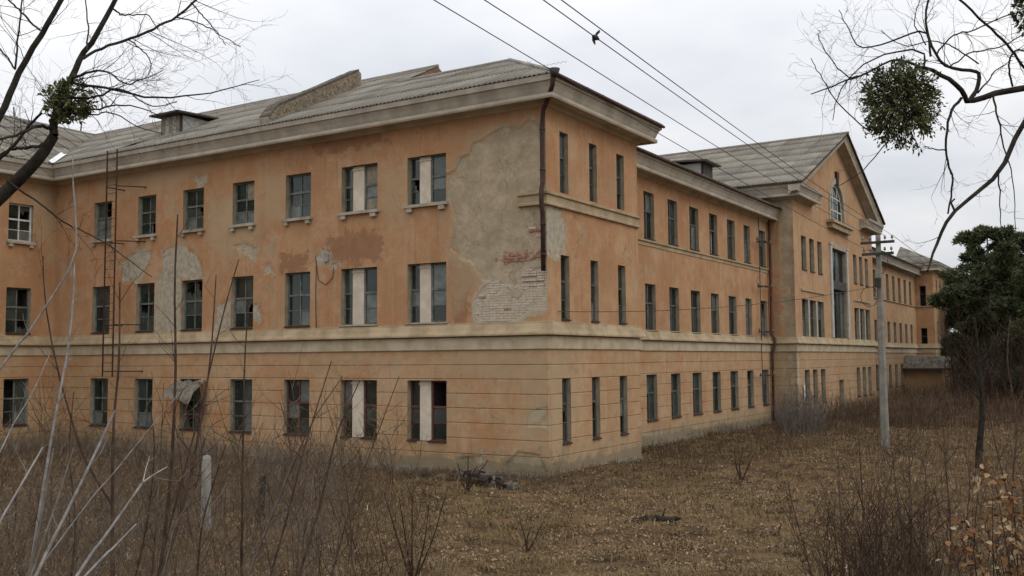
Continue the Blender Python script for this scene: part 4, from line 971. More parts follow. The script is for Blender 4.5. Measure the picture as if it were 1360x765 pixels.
# downpipes ------------------------------------------------------------------
q = MB(); pts = [(0.72, -0.76, 11.60), (0.60, -0.62, 11.30), (0.25, -0.30, 11.02), (0.02, -0.16, 10.75), (-0.03, -0.15, 10.3), (-0.03, -0.15, 8.6), (-0.02, -0.24, 8.42), (-0.02, -0.24, 7.9), (-0.03, -0.16, 7.7), (-0.03, -0.15, 6.02)]
q.tube(pts, [0.085] + [0.07] * 9, 10); dp = q.obj('downpipe', M['rust'], BLD)
for z in (10.2, 9.0, 7.4, 6.5):
    q = MB(); q.tube([(-0.03, -0.15, z - 0.02), (-0.03, -0.15, z + 0.02)], 0.085, 10); q.box((-0.05, -0.08, z - 0.015), (-0.01, 0.0, z + 0.015)); q.obj('pipe_clip', M['iron'], dp)
q = MB(); q.tube([(0.74, -0.74, 11.52), (0.74, -0.74, 11.74)], [0.10, 0.17], 8); q.obj('rainwater_head', M['iron'], dp)
q = MB(); q.tube([(XM + 0.55, YB0 - 0.3, 11.1), (XM + 0.16, YB0 - 0.22, 10.7), (XM + 0.13, YB0 - 0.22, 4.7), (XM + 0.30, YB0 - 0.22, 4.4), (XM + 0.30, YB0 - 0.22, 4.1), (XM + 0.14, YB0 - 0.22, 3.7), (XM + 0.13, YB0 - 0.22, 0.2)], 0.07, 8); q.obj('downpipe', M['redpipe'], BLD)
q = MB(); q.tube([(XM + 0.12, 24.2, 10.6), (XM + 0.12, 24.2, 1.2)], 0.02, 6); q.obj('conduit', M['iron'], BLD)
for z in (9.35, 7.05, 4.75, 2.55):
    q = MB(); q.box((XM + 0.0, 24.17, z - 0.03), (XM + 0.5, 24.23, z + 0.03)); q.box((XM + 0.30, 23.2, z - 0.03), (XM + 0.36, 25.5, z + 0.03)); br = q.obj('cable_bracket', M['iron'], BLD)
    for y in (23.3, 25.4):
        q = MB(); q.tube([(XM + 0.33, y, z + 0.03), (XM + 0.33, y, z + 0.12), (XM + 0.33, y, z + 0.17)], [0.03, 0.045, 0.02], 6); q.obj('insulator', M['porcelain'], br)
# string of pale cable running down beside a window, mid left facade
q = MB(); c0 = [bp(*p, 1, -0.03) for p in ((419, 340), (420, 352), (423, 372), (433, 378), (442, 368), (443, 355))]; q.tube(c0, 0.012, 5)
c0 = [bp(*p, 1, -0.03) for p in ((420, 345), (419, 400), (420, 438))]; q.tube(c0, 0.012, 5); q.obj('loose_cable', M['iron'], BLD)
q = MB(); c = bp(434, 342, 1, 0); q.box((c[0] - 0.08, -0.06, c[2] - 0.14), (c[0] + 0.08, 0.0, c[2] + 0.12)); q.obj('junction_box', M['concrete'], BLD)

# fire ladder -------------------------------------------------------------------
def ladder():
    q = MB(); yl = -0.85; a, b = -20.15, -19.72
    a = bp(140.5, 300, 1, yl)[0]; b = bp(153.5, 300, 1, yl)[0]
    for x in (a, b): q.box((x - 0.025, yl - 0.02, 2.9), (x + 0.025, yl + 0.02, 11.75))
    r_ = q.obj('fire_ladder', M['rust'], BLD)
    z = 3.1
    while z < 11.6:
        q = MB(); q.tube([(a, yl, z), (b, yl, z)], 0.011, 5); q.obj('rung', M['rust'], r_); z += 0.33
    for z in (10.3, 8.15, 4.9, 3.1):
        q = MB(); q.tube([(b + 0.02, yl, z), (b + 0.7, 0.0, z)], 0.022, 5); q.obj('ladder_bracket', M['rust'], r_); q = MB(); q.tube([(a - 0.02, yl, z), (a - 0.02, 0.0, z)], 0.022, 5); q.obj('ladder_bracket', M['rust'], r_)
ladder()
# annex --------------------------------------------------------------------------
q = MB(); q.box((XM, 62.2, -0.5), (1.4, 75.9, 2.45)); ax = q.obj('annex', M['plaster_far'], BLD); no_masks(ax.data)
q = MB(); V = [(XM, 61.7, 2.47), (1.7, 61.7, 2.47), (1.7, 76.3, 2.47), (XM, 76.3, 2.47), (XM + 0.1, 62.6, 3.55), (1.2, 62.3, 3.42), (1.2, 75.2, 3.42), (XM + 0.1, 75.2, 3.55)]
q.add(V, [(0, 1, 5, 4), (1, 2, 6, 5), (2, 3, 7, 6), (4, 5, 6, 7), (3, 2, 1, 0), (0, 4, 7, 3)]); q.obj('annex_roof', M['plinth'], ax)
q = MB(); q.box((XM, 61.62, 2.36), (1.75, 61.69, 2.48)); q.obj('annex_fascia', M['tarred'], ax)
q = MB(); q.box((-0.12, 27.0, 1.0), (-0.11, 27.25, 2.0)); q.obj('notice', M['paper'], BLD)
# plinth concrete strip around
sweep('plinth', [(XW, -12.5), (XW, 0), (0, 0), (0, YP), (XM, YP), (XM, YB0)], [(0, 0.13), (0.035, 0.12), (0.05, 0.06), (0.07, -0.4)], M['plinth'], caps=False)
sweep('plinth', [(XM, YB0), (XB, YB0), (XB, YB1), (XM, YB1), (XM, YF), (0, YF), (0, 76)], [(0, 0.13), (0.035, 0.12), (0.05, 0.06), (0.07, -0.4)], M['plinth'], caps=False)
# broken sheet hood hanging at a ground floor window
def hood():
    W4 = LW[2]; q = MB(); N = 8; V = []
    for i in range(N + 1):
        for j in range(4):
            u = i / N; x = W4[0] - 0.2 + u * 1.55; y = -0.06 - j * 0.22; z = 2.75 - j * 0.20 - (0.25 * u * u if j == 3 else 0) + 0.05 * math.sin(i * 2.1 + j)
            V.append((x, y, z))
    F = [(i * 4 + j, i * 4 + j + 1, i * 4 + j + 5, i * 4 + j + 4) for i in range(N) for j in range(3)]
    q.add(V, F); q.obj('window_hood', M['plinth'], BLD)['label'] = 'bent grey sheet hood hanging over a ground floor window'
    q = MB(); q.obox((W4[1] + 0.1, -0.06, 1.4), (0.09, 0, 0), (0.28, -0.1, 1.35), (0, -0.04, 0.02)); q.obox((W4[1] + 0.33, -0.08, 1.5), (0.07, 0, 0), (-0.2, -0.1, 1.2), (0, -0.04, 0.02)); q.obj('loose_board', M['brownboard'], BLD)
hood()
# ------------------------------------------------------------------ ground sheet
def ground():
    def axis(lo, hi, st):
        c = list(np.arange(lo, hi + 1e-6, st)); d = st; a = lo
        left = []
        while a > -1800: d *= 1.35; a -= d; left.append(a)
        d = st; a = hi; right = []
        while a < 1800: d *= 1.35; a += d; right.append(a)
        return np.array(left[::-1] + c + right)
    xs = axis(-34, 40, 0.4); ys = axis(-34, 70, 0.4); X, Y = np.meshgrid(xs, ys); Z = gz(X, Y)
    rn = np.random.RandomState(4); inner = (np.abs(X) < 40) & (Y < 70) & (Y > -34)
    Z = Z + np.where(inner, rn.uniform(-0.02, 0.02, X.shape), 0)
    V = np.stack([X, Y, Z], -1).reshape(-1, 3); nx = len(xs); ny = len(ys)
    i = np.arange(nx - 1)[None, :]; j = np.arange(ny - 1)[:, None]; a = (j * nx + i).ravel()
    F = np.stack([a, a + 1, a + nx + 1, a + nx], 1)
    o = link(bpy.data.objects.new('ground', quads_mesh('ground', V, F, M['ground'], True))); tag(o, 'brown earth with dead grass', kind='structure')
ground()
NR = np.random.RandomState(17)
def in_bld(x, y, m=0.05):
    return ((x < m) & (x > -31.7) & (y > -m) & (y < 6.38 + m)) | ((x < XM + m) & (x > -8.2) & (y > 0) & (y < 76)) | ((x < XB + m) & (x > -14) & (y > YB0 - m) & (y < YB1 + m)) | ((x < XW + m) & (x > -31.7) & (y > -12.5) & (y < 6)) | ((x < 1.5 + m) & (y > 62) & (x > -5))
def sm_noise(x, y, s=1.0, ph=0.0):
    return (np.sin(x * 0.9 * s + 1.7 + ph) * np.cos(y * 0.8 * s - ph) + 0.6 * np.sin(x * 2.1 * s - y * 1.6 * s + ph) + 0.4 * np.cos(x * 3.3 * s + y * 3.9 * s + 2 * ph)) / 2
VAZ = math.atan2(FW[0], FW[1])       # azimuth of the view, clockwise from +y
def polar(n, r0, r1, a0=-36, a1=38):
    r = np.exp(NR.uniform(math.log(r0), math.log(r1), n)); a = VAZ + np.radians(NR.uniform(a0, a1, n))
    return CAM[0] + r * np.sin(a), CAM[1] + r * np.cos(a), r
def litter():
    n = 175000; x, y, r = polar(n, 6.5, 55)
    k = (~in_bld(x, y)) & (NR.uniform(0, 1, n) < 0.42 + 0.6 * sm_noise(x, y) + 0.55 * sm_noise(x, y, 2.7, 1)); x, y, r = x[k], y[k], r[k]; n = len(x)
    s = NR.uniform(0.018, 0.043, n) * (1 + np.clip((r - 22) / 40, 0, 1)); th = NR.uniform(0, 2 * math.pi, n); tl = NR.uniform(-0.7, 0.7, n); t2 = NR.uniform(-0.6, 0.6, n); fold = NR.uniform(0.0, 0.7, n)
    z = gz(x, y) + NR.uniform(0.01, 0.05, n)
    u = np.stack([np.cos(th) * np.cos(tl), np.sin(th) * np.cos(tl), np.sin(tl)], 1) * s[:, None]
    w = np.stack([-np.sin(th) * np.cos(t2), np.cos(th) * np.cos(t2), np.sin(t2)], 1) * (s * 0.62)[:, None]
    up = np.array([0, 0, 1.0])[None] * (fold * s)[:, None]; c = np.stack([x, y, z], 1)
    V = np.stack([c - u, c + w + up - u * 0.1, c + u, c - w + up + u * 0.1], 1).reshape(-1, 3)
    F = np.arange(4 * n).reshape(n, 4); lid = np.repeat(np.stack([np.arange(n) % 997, np.arange(n) // 997, np.zeros(n)], 1), 4, 0) + 0.5
    o = link(bpy.data.objects.new('leaf_litter', quads_mesh('leaf_litter', V, F, M['litter'], False, {'lid': lid}))); tag(o, 'fallen brown leaves scattered over the ground', 'leaves', kind='stuff')
litter()
def grass():
    n = 26000; x, y, r = polar(n, 6.5, 60)
    k = (~in_bld(x, y)) & (NR.uniform(0, 1, n) < 0.62 - 0.6 * sm_noise(x, y, 0.8, 1.1) - 0.35 * sm_noise(x, y, 3.1, 0.3)); x, y, r = x[k], y[k], r[k]
    B = 8; n = len(x) * B; x = np.repeat(x, B) + NR.normal(0, 0.07, n); y = np.repeat(y, B) + NR.normal(0, 0.07, n); r = np.repeat(r, B)
    h = NR.uniform(0.05, 0.19, n) * (1 + 0.5 * np.clip(sm_noise(x, y, 2.2, 3), -0.5, 1)) * (1 + 0.6 * (NR.uniform(0, 1, n) > 0.93)); th = NR.uniform(0, 2 * math.pi, n); lean = NR.uniform(0.2, 1.9, n) * h; wv = NR.uniform(0.003, 0.006, n) * np.clip(r / 14, 1, 3)
    z = gz(x, y); c = np.stack([x, y, z], 1); d = np.stack([np.cos(th), np.sin(th), np.zeros(n)], 1); p = np.stack([-np.sin(th), np.cos(th), np.zeros(n)], 1)
    a = c - p * wv[:, None]; b = c + p * wv[:, None]; m1 = c + d * (lean * 0.35)[:, None] + np.array([0, 0, 1])[None] * (h * 0.65)[:, None]; tip = c + d * lean[:, None] + np.array([0, 0, 1])[None] * (h * np.maximum(0.25, 1 - lean * 2))[:, None]
    V = np.stack([a, b, m1 + p * (wv * 0.8)[:, None], m1 - p * (wv * 0.8)[:, None], tip + p * (wv * 0.2)[:, None], tip - p * (wv * 0.2)[:, None]], 1).reshape(-1, 3)
    o6 = (np.arange(n) * 6)[:, None]; F = np.concatenate([o6 + np.array([[0, 1, 2, 3]]), o6 + np.array([[3, 2, 4, 5]])], 0)
    g = np.arange(n) // 3; lid = np.repeat(np.stack([g % 991, g // 991, np.ones(n)], 1), 6, 0) + 0.5
    o = link(bpy.data.objects.new('dry_grass', quads_mesh('dry_grass', V, F, M['blade'], False, {'lid': lid}))); tag(o, 'flattened straw coloured grass between the fallen leaves', 'grass', kind='stuff')
grass()

def fallen_twigs():
    n = 900; x, y, r = polar(n, 7, 34); k = ~in_bld(x, y, 0.2); x, y = x[k], y[k]; n = len(x); th = NR.uniform(0, 2 * math.pi, n); L = NR.uniform(0.15, 0.75, n); P = np.empty((n, 4, 3)); t = np.linspace(-0.5, 0.5, 4)[None]
    P[..., 0] = x[:, None] + np.cos(th)[:, None] * L[:, None] * t + NR.normal(0, 0.015, (n, 4)); P[..., 1] = y[:, None] + np.sin(th)[:, None] * L[:, None] * t + NR.normal(0, 0.015, (n, 4)); P[..., 2] = gz(P[..., 0], P[..., 1]) + 0.03 + NR.uniform(0, 0.05, (n, 1)) + (t + 0.5) * NR.uniform(0, 0.12, (n, 1))
    V, F = tube_batch(P, np.repeat(NR.uniform(0.003, 0.009, (n, 1)), 4, 1) * np.array([[1, 0.9, 0.7, 0.4]]), 4); o = link(bpy.data.objects.new('fallen_twigs', quads_mesh('fallen_twigs', V, F, M['bark_mid'], True))); tag(o, 'dead twigs lying among the leaves', 'twigs', kind='stuff')
fallen_twigs()

# ------------------------------------------------------------------ brush
def shoots(n, sampler, hfun, r0=0.006, twigs=3, lean=0.25, seg=5):
    x, y = sampler(n); k = ~in_bld(x, y, 0.25); x, y = x[k], y[k]; n = len(x)
    h = hfun(x, y, n); th = NR.uniform(0, 2 * math.pi, n); ln = np.abs(NR.normal(0, lean, n)) * h; bend = NR.normal(0, 0.12, n) * h
    t = np.linspace(0, 1, seg)[None, :]; d = np.stack([np.cos(th), np.sin(th)], 1); p = np.stack([-np.sin(th), np.cos(th)], 1)
    P = np.empty((n, seg, 3)); off = ln[:, None] * t ** 1.4; ob = bend[:, None] * np.sin(t * math.pi)
    kink = np.cumsum(NR.normal(0, 0.03, (n, seg)) * h[:, None], 1)
    P[..., 0] = x[:, None] + d[:, :1] * off + p[:, :1] * (ob + kink); P[..., 1] = y[:, None] + d[:, 1:] * off + p[:, 1:] * (ob + kink); P[..., 2] = (gz(x, y) - 0.03)[:, None] + h[:, None] * t
    rad = (r0 * (0.6 + 0.5 * h))[:, None] * (1 - 0.75 * t)
    out = [(P, rad)]
    if twigs:
        idx = np.repeat(np.arange(n), twigs); m = len(idx); tt = NR.uniform(0.3, 0.92, m); f = tt * (seg - 1); i0 = f.astype(int); fr = (f - i0)[:, None]
        base = P[idx, i0] * (1 - fr) + P[idx, np.minimum(i0 + 1, seg - 1)] * fr
        a = NR.uniform(0, 2 * math.pi, m); el = NR.uniform(0.25, 1.2, m); L = h[idx] * NR.uniform(0.10, 0.36, m)
        dv = np.stack([np.cos(a) * np.cos(el), np.sin(a) * np.cos(el), np.sin(el)], 1) * L[:, None]
        up = np.array([0, 0, 1.0])[None] * (L * 0.15)[:, None]
        Q = np.stack([base, base + dv * 0.5, base + dv + up], 1); q = np.repeat((rad[idx, 0] * 0.5)[:, None], 3, 1) * np.array([[1, 0.7, 0.35]])
        out.append((Q, q))
    return out
def mesh_of(batches, n=3):
    Vs, Fs, off = [], [], 0
    for P, r in batches:
        V, F = tube_batch(P, r, n); Vs.append(V); Fs.append(F + off); off += len(V)
    return np.concatenate(Vs), np.concatenate(Fs)
def rect(x0, x1, y0, y1):
    def f(n): return NR.uniform(x0, x1, n), NR.uniform(y0, y1, n)
    return f
def brush(name, label, mat, batches):
    V, F = mesh_of(batches); o = link(bpy.data.objects.new(name, quads_mesh(name, V, F, M[mat], False))); tag(o, label, 'brush', kind='stuff')
def hclump(lo, hi, s=1.0, ph=0):
    return lambda x, y, n: (lo + (hi - lo) * np.clip(0.5 + 0.6 * sm_noise(x, y, s, ph), 0, 1)) * NR.uniform(0.45, 1.15, n)
def pxzone(a0, a1, r0, r1):
    """wedge seen between two photo columns, at plan distances r0..r1"""
    A0 = VAZ + math.atan((a0 - 680) / FPX); A1 = VAZ + math.atan((a1 - 680) / FPX)
    def f(n):
        a = NR.uniform(A0, A1, n); r = np.sqrt(NR.uniform(r0 ** 2, r1 ** 2, n)); return CAM[0] + r * np.sin(a), CAM[1] + r * np.cos(a)
    return f
def hfade(lo, hi, sc, ph, f0, f1, floor=0.12):
    h0 = hclump(lo, hi, sc, ph); A0 = math.atan((f0 - 680) / FPX); A1 = math.atan((f1 - 680) / FPX)
    def f(x, y, n):
        a = np.arctan2(x - CAM[0], y - CAM[1]) - VAZ; t = np.clip((a - A0) / (A1 - A0) + 0.25 * sm_noise(x, y, 0.7, 2), 0, 1)
        return np.maximum(0.05, h0(x, y, n) * (floor + (1 - floor) * (1 - t * t * (3 - 2 * t))))
    return f
brush('dense_brush', 'dense thicket of dead brown shoots in front of the left facade', 'brush',
      shoots(2200, rect(-23, -2, -9, -0.4), hfade(0.35, 1.2, 1.0, 0, 380, 620), 0.007) + shoots(2200, pxzone(-120, 640, 12, 27), hfade(0.25, 1.5, 1.1, 0, 400, 620), 0.0045, lean=0.4) + shoots(650, pxzone(-120, 560, 8, 14), hfade(0.2, 1.3, 1.3, 2, 330, 540), 0.0032, lean=0.45))
brush('tall_whips', 'sparse taller dark whips standing out of the thicket on the left', 'brush',
      shoots(150, pxzone(-100, 560, 10, 18), hclump(1.4, 2.6, 0.9, 1), 0.006, twigs=6, lean=0.22, seg=6) + shoots(110, pxzone(-100, 520, 18, 30), hclump(1.6, 3.0, 0.8, 2), 0.009, twigs=6, lean=0.2, seg=6))
brush('grey_brush', 'lighter grey shoots mixed into the thicket on the left', 'brush_grey',
      shoots(900, pxzone(-120, 460, 10, 26), hclump(0.5, 1.9, 0.9, 3), 0.004, twigs=5, lean=0.55) + shoots(420, rect(-23, -5, -6, -0.6), hclump(0.8, 1.6), 0.008, lean=0.4)
      + shoots(420, pxzone(1030, 1090, 44, 54), hclump(1.2, 2.4, 0.8, 3), 0.009, lean=0.3))
brush('low_weeds', 'low dead weeds along the foot of the right facade', 'brush',
      shoots(1500, rect(0.3, 3.5, -2.5, 8), hclump(0.05, 0.5), 0.005) + shoots(3400, rect(-1.3, 4.5, 6.5, 26), hclump(0.15, 0.7), 0.006) + shoots(1500, rect(-4, 1, -2.6, -0.2), hclump(0.1, 0.45), 0.005)
      + shoots(1500, pxzone(540, 1120, 14, 32), hclump(-0.15, 0.5, 1.1, 2), 0.0038, lean=0.5) + shoots(3000, rect(0.2, 6, 24, 45), hclump(0.5, 1.6, 0.5), 0.009))
brush('right_brush', 'tangle of thin dark shoots on the right of the clearing', 'brush',
      shoots(1300, pxzone(1020, 1420, 12, 26), hfade(0.1, 1.1, 1.3, 2, 1180, 1030), 0.004, lean=0.35) + shoots(900, pxzone(1060, 1300, 9, 14), hfade(0.15, 1.2, 1.3, 2, 1180, 1070), 0.0032, lean=0.35) + shoots(2400, pxzone(1060, 1420, 26, 50), hfade(0.1, 1.1, 0.9, 1, 1180, 1070), 0.0065)
      + shoots(3600, pxzone(1170, 1420, 50, 84), hclump(0.4, 1.9, 0.5, 4), 0.013) + shoots(1500, rect(2.2, 5.5, 50, 75), hclump(0.6, 1.9, 0.4), 0.014))

brush('dark_shoots', 'clump of taller dark forked shoots in front of the concrete pole', 'bark_brown',
      shoots(150, pxzone(1085, 1235, 11, 15), hclump(0.7, 1.7, 1.1, 1), 0.006, twigs=9, lean=0.22, seg=6) + shoots(70, pxzone(1235, 1400, 11, 16), hclump(0.6, 1.5, 1.1, 1), 0.006, twigs=8, lean=0.25, seg=6))
brush('undergrowth', 'dark leafless undergrowth filling the foot of the pines', 'bark_brown',
      shoots(1300, pxzone(1262, 1430, 60, 118), hclump(1.8, 7.0, 0.45, 1), 0.008, twigs=9, lean=0.12, seg=6))
# ------------------------------------------------------------------ branching growth
def curve_pts(ctrl, n):
    """Catmull-Rom through control points -> n points"""
    c = np.array(ctrl, float)
    if len(c) == 2: return c[0] + (c[1] - c[0]) * np.linspace(0, 1, n)[:, None]
    e = np.concatenate([[2 * c[0] - c[1]], c, [2 * c[-1] - c[-2]]]); out = []
    for t in np.linspace(0, len(c) - 1 - 1e-6, n):
        i = int(t); f = t - i; p0, p1, p2, p3 = e[i], e[i + 1], e[i + 2], e[i + 3]
        out.append(0.5 * ((2 * p1) + (-p0 + p2) * f + (2 * p0 - 5 * p1 + 4 * p2 - p3) * f * f + (-p0 + 3 * p1 - 3 * p2 + p3) * f ** 3))
    return np.array(out)
def vnorm(v): return v / max(1e-9, np.linalg.norm(v))
def grow(polys, p, d, L, r, lvl, rs, spread=0.7, kids=(3, 5), up=0.15, droop=0.0, seg=6, wob=0.10, taper=0.45):
    pts = [p]; dd = vnorm(np.array(d, float))
    for i in range(seg - 1):
        dd = vnorm(dd + rs.normal(0, wob, 3) + np.array([0, 0, up - droop * (i / seg)]) * 0.3); pts.append(pts[-1] + dd * L / (seg - 1))
    pts = np.array(pts); rad = np.linspace(r, r * taper, seg); polys.append((pts, rad))
    if lvl <= 0: return
    for k in range(rs.randint(kids[0], kids[1] + 1)):
        t = rs.uniform(0.25, 1.0) if k else 1.0; i = min(seg - 2, int(t * (seg - 1))); f = t * (seg - 1) - i; q = pts[i] * (1 - f) + pts[i + 1] * f
        bd = vnorm(pts[i + 1] - pts[i]); s = rs.normal(0, 1, 3); s -= bd * (s @ bd); s = vnorm(s)
        nd = vnorm(bd * rs.uniform(0.6, 1.1) + s * spread); grow(polys, q, nd, L * rs.uniform(0.45, 0.75), max(0.0012, rad[i] * 0.6), lvl - 1, rs, spread, kids, up, droop, seg, wob * 1.1, taper)
def child_at(o, root):
    o.parent = root; o.matrix_parent_inverse = Matrix.Translation(-root.location)
def tree_thing(name, label, cat, base, parts, group=None):
    root = empty(name, base); tag(root, label, cat, group)
    for nm, polys, n, mat, kind in parts:
        V, F = tube_arrays(polys, n); o = bpy.data.objects.new(nm, quads_mesh(nm, V, F, M[mat], True)); COL.objects.link(o); child_at(o, root)
        if kind: o['kind'] = kind
    return root
def twigs_on(polys_out, pts, rad, k, L, rs, lvl=1, spread=0.9, up=0.1, droop=0.0, t0=0.25, plane=None):
    n = len(pts)
    for _ in range(k):
        t = rs.uniform(t0, 0.98) * (n - 1); i = int(t); f = t - i; q = pts[i] * (1 - f) + pts[min(i + 1, n - 1)] * f
        bd = vnorm(pts[min(i + 1, n - 1)] - pts[i]); s = rs.normal(0, 1, 3)
        s -= bd * (s @ bd); s = vnorm(s); nd = vnorm(bd * rs.uniform(0.4, 1.0) + s * spread)
        grow(polys_out, q, nd, L * rs.uniform(0.5, 1.2), max(0.0012, min(rad[i] * 0.45, 0.004)), lvl, rs, 0.7, (2, 3), up, droop, 5, 0.14, 0.4)

def sapling(px, d0, d1, w0, w1, label, mat='bark_brown', group=None, tw=9, L=0.45, seed=0, lvl=1, name='sapling', extra=()):
    """px: photo pixels bottom to top; d0,d1 distance along the view at foot and tip; w: width in photo pixels"""
    rs = np.random.RandomState(seed + 100); k = len(px)
    P = [pp(x, y, d0 + (d1 - d0) * i / (k - 1)) for i, (x, y) in enumerate(px)]
    # run the stem on down to the soil
    a = P[0]; dv = vnorm(P[0] - P[1]); dv = vnorm(dv + np.array([0, 0, -0.12])); g = float(gz(a[0], a[1])); steps = 0
    if a[2] > g:
        t = (a[2] - g + 0.05) / max(0.3, -dv[2]); foot = a + dv * t; foot[2] = float(gz(foot[0], foot[1])) - 0.05; P = [foot] + P
    pts = curve_pts(P, 14); r0 = w0 / 2 / FPX * d0; r1 = w1 / 2 / FPX * d1; rad = np.linspace(r0, r1, 14)
    stems = [(pts, rad)]; tws = []
    twigs_on(tws, pts, rad, tw, L, rs, lvl, 0.8, 0.3)
    for e, ea, eb in extra:
        ep = curve_pts([pp(x, y, d0 + (d1 - d0) * 0.4 + 0.1 * i) for i, (x, y) in enumerate(e)], 10); er = np.linspace(ea, eb, 10) / 2 / FPX * d0
        stems.append((ep, er)); twigs_on(tws, ep, er, max(3, tw // 2), L * 0.8, rs, lvl, 0.8, 0.3)
    parts = [('stem', stems[:1], 7, mat, None)]
    for s_ in stems[1:]: parts.append(('limb', [s_], 6, mat, None))
    if tws: parts.append(('twigs', tws, 3, mat, 'stuff'))
    return tree_thing(name, label, 'sapling' if name == 'sapling' else name.replace('_', ' '), tuple(pts[0]), parts, group)

GL = 'slender dark saplings in the left foreground'
sapling([(212, 765), (226, 640), (233, 500), (232, 380), (236, 285)], 8.5, 9.5, 6, 2, 'tallest dark upright sapling, rising between the third and fourth window columns from the left corner', group=GL, seed=1, tw=7)
sapling([(150, 765), (149, 670), (151, 560), (158, 480), (159, 375)], 8, 9, 6, 2, 'dark forked sapling whose left limb leans across the leftmost windows', group=GL, seed=2, tw=6, extra=[([(149, 670), (118, 620), (101, 577), (75, 485), (60, 400), (57, 340)], 4, 1.5)])
sapling([(214, 765), (238, 689), (261, 592), (279, 480), (287, 365)], 8, 9.5, 6, 1.5, 'dark sapling leaning right beside the bent sheet hood', group=GL, seed=3, tw=9)
sapling([(321, 765), (322, 640), (325, 480), (331, 400)], 11, 11.5, 4, 1.5, 'thin upright sapling in front of the fifth window column of the left facade', group=GL, seed=4, tw=8)
sapling([(225, 700), (262, 560), (297, 415), (317, 345)], 9, 10, 3, 1.5, 'thin whip leaning right, its tip over the middle floor windows', group=GL, seed=5, tw=4)
sapling([(359, 765), (383, 680), (403, 600), (418, 550), (440, 480)], 10, 11, 4, 1.3, 'leaning whip crossing the single maroon ground floor window', group=GL, seed=6, tw=7)
sapling([(397, 765), (425, 670), (448, 575), (478, 505)], 10, 11, 5, 1.5, 'stout leaning whip in front of the left pair of maroon windows', group=GL, seed=7, tw=6)
sapling([(330, 765), (380, 640), (415, 560), (455, 500)], 11, 12, 3, 1, 'fine forked whip left of the ground floor pilaster', group=GL, seed=8, tw=8)
sapling([(440, 765), (470, 660), (500, 580), (530, 500)], 12, 13, 3, 1, 'rightmost fine whip leaning towards the second ground floor pilaster', group=GL, seed=9, tw=5)
sapling([(95, 765), (100, 690), (92, 600), (98, 520)], 9, 9.5, 3, 1.2, 'short thin sapling left of the fire ladder', group=GL, seed=10, tw=8)
sapling([(180, 765), (196, 690), (205, 600), (200, 540)], 10, 10, 3, 1.2, 'short bushy sapling under the third window column', group=GL, seed=11, tw=10)
sapling([(262, 765), (268, 700), (284, 640), (300, 590)], 10, 10, 3, 1.2, 'short twiggy sapling beside the pale concrete post', group=GL, seed=12, tw=10)
GP = 'pale grey leaning stems in the left foreground'
def pale(px, d, w0, w1, label, seed, tw=2, mat='bark_grey', **k): sapling(px, d, d + 0.4, w0, w1, label, mat, GP, tw=tw, L=0.16, seed=seed, name='pale_stem', lvl=0, **k)
pale([(48, 765), (84, 690), (119, 618), (153, 545)], 5.0, 5, 3.2, 'thick pale stem leaning right from the bottom left corner', 20, 3)
pale([(102, 765), (133, 721), (163, 679), (190, 640)], 5.0, 5, 3.2, 'brightest pale stem with a forked broken tip', 21, 0, extra=[([(189, 641), (205, 630), (222, 620)], 2.6, 1.3), ([(190, 640), (194, 622), (199, 606)], 2, 1.2)])
pale([(113, 765), (147, 731), (181, 696)], 5.2, 3.8, 2.4, 'lowest pale stem, just right of the brightest one', 22, 1)
pale([(-12, 718), (12, 672), (35, 632), (57, 594)], 5.2, 3.4, 2.2, 'short pale stem entering at the left edge near the ground', 23, 2)
pale([(44, 740), (54, 690), (63, 640), (71, 596)], 6.4, 4.5, 3, 'greyish upright stem left of the thick leaning one', 24, 2, 'bark_mid')
pale([(62, 705), (75, 668), (87, 630), (98, 595)], 6.4, 3.2, 2.2, 'greyish upright stem touching the thick leaning one', 25, 2, 'bark_mid')
pale([(-10, 505), (28, 455), (62, 405), (98, 345), (101, 300), (97, 240), (97, 205)], 6.4, 3.4, 1.8, 'long pale stem arching up beside the inner corner of the building', 26, 4)
pale([(62, 620), (78, 530), (90, 465), (97, 400), (99, 350)], 7, 4, 2, 'pale upright stem meeting the arching stem at its bend', 27, 10)
pale([(100, 690), (148, 632), (194, 575), (240, 520)], 6.8, 2, 1, 'fine pale whip below the sheet hood', 28, 5)
pale([(330, 765), (350, 712), (371, 660), (390, 610)], 9.2, 2.6, 1.4, 'short pale whip right of the dark stump', 29, 4, 'bark_mid')
pale([(130, 765), (190, 690), (250, 625), (300, 575)], 7.5, 2, 1, 'fine pale whip crossing low in front of the concrete post', 30, 5, 'bark_mid')
pale([(0, 600), (20, 560), (44, 520), (66, 470)], 6.2, 2.2, 1.2, 'thin pale twig rising at the left edge below the left wing windows', 31, 5)
pale([(222, 740), (232, 700), (262, 650), (296, 610)], 8, 2, 1, 'thin pale forked twig at the foot of the tallest sapling', 32, 5, 'bark_mid')

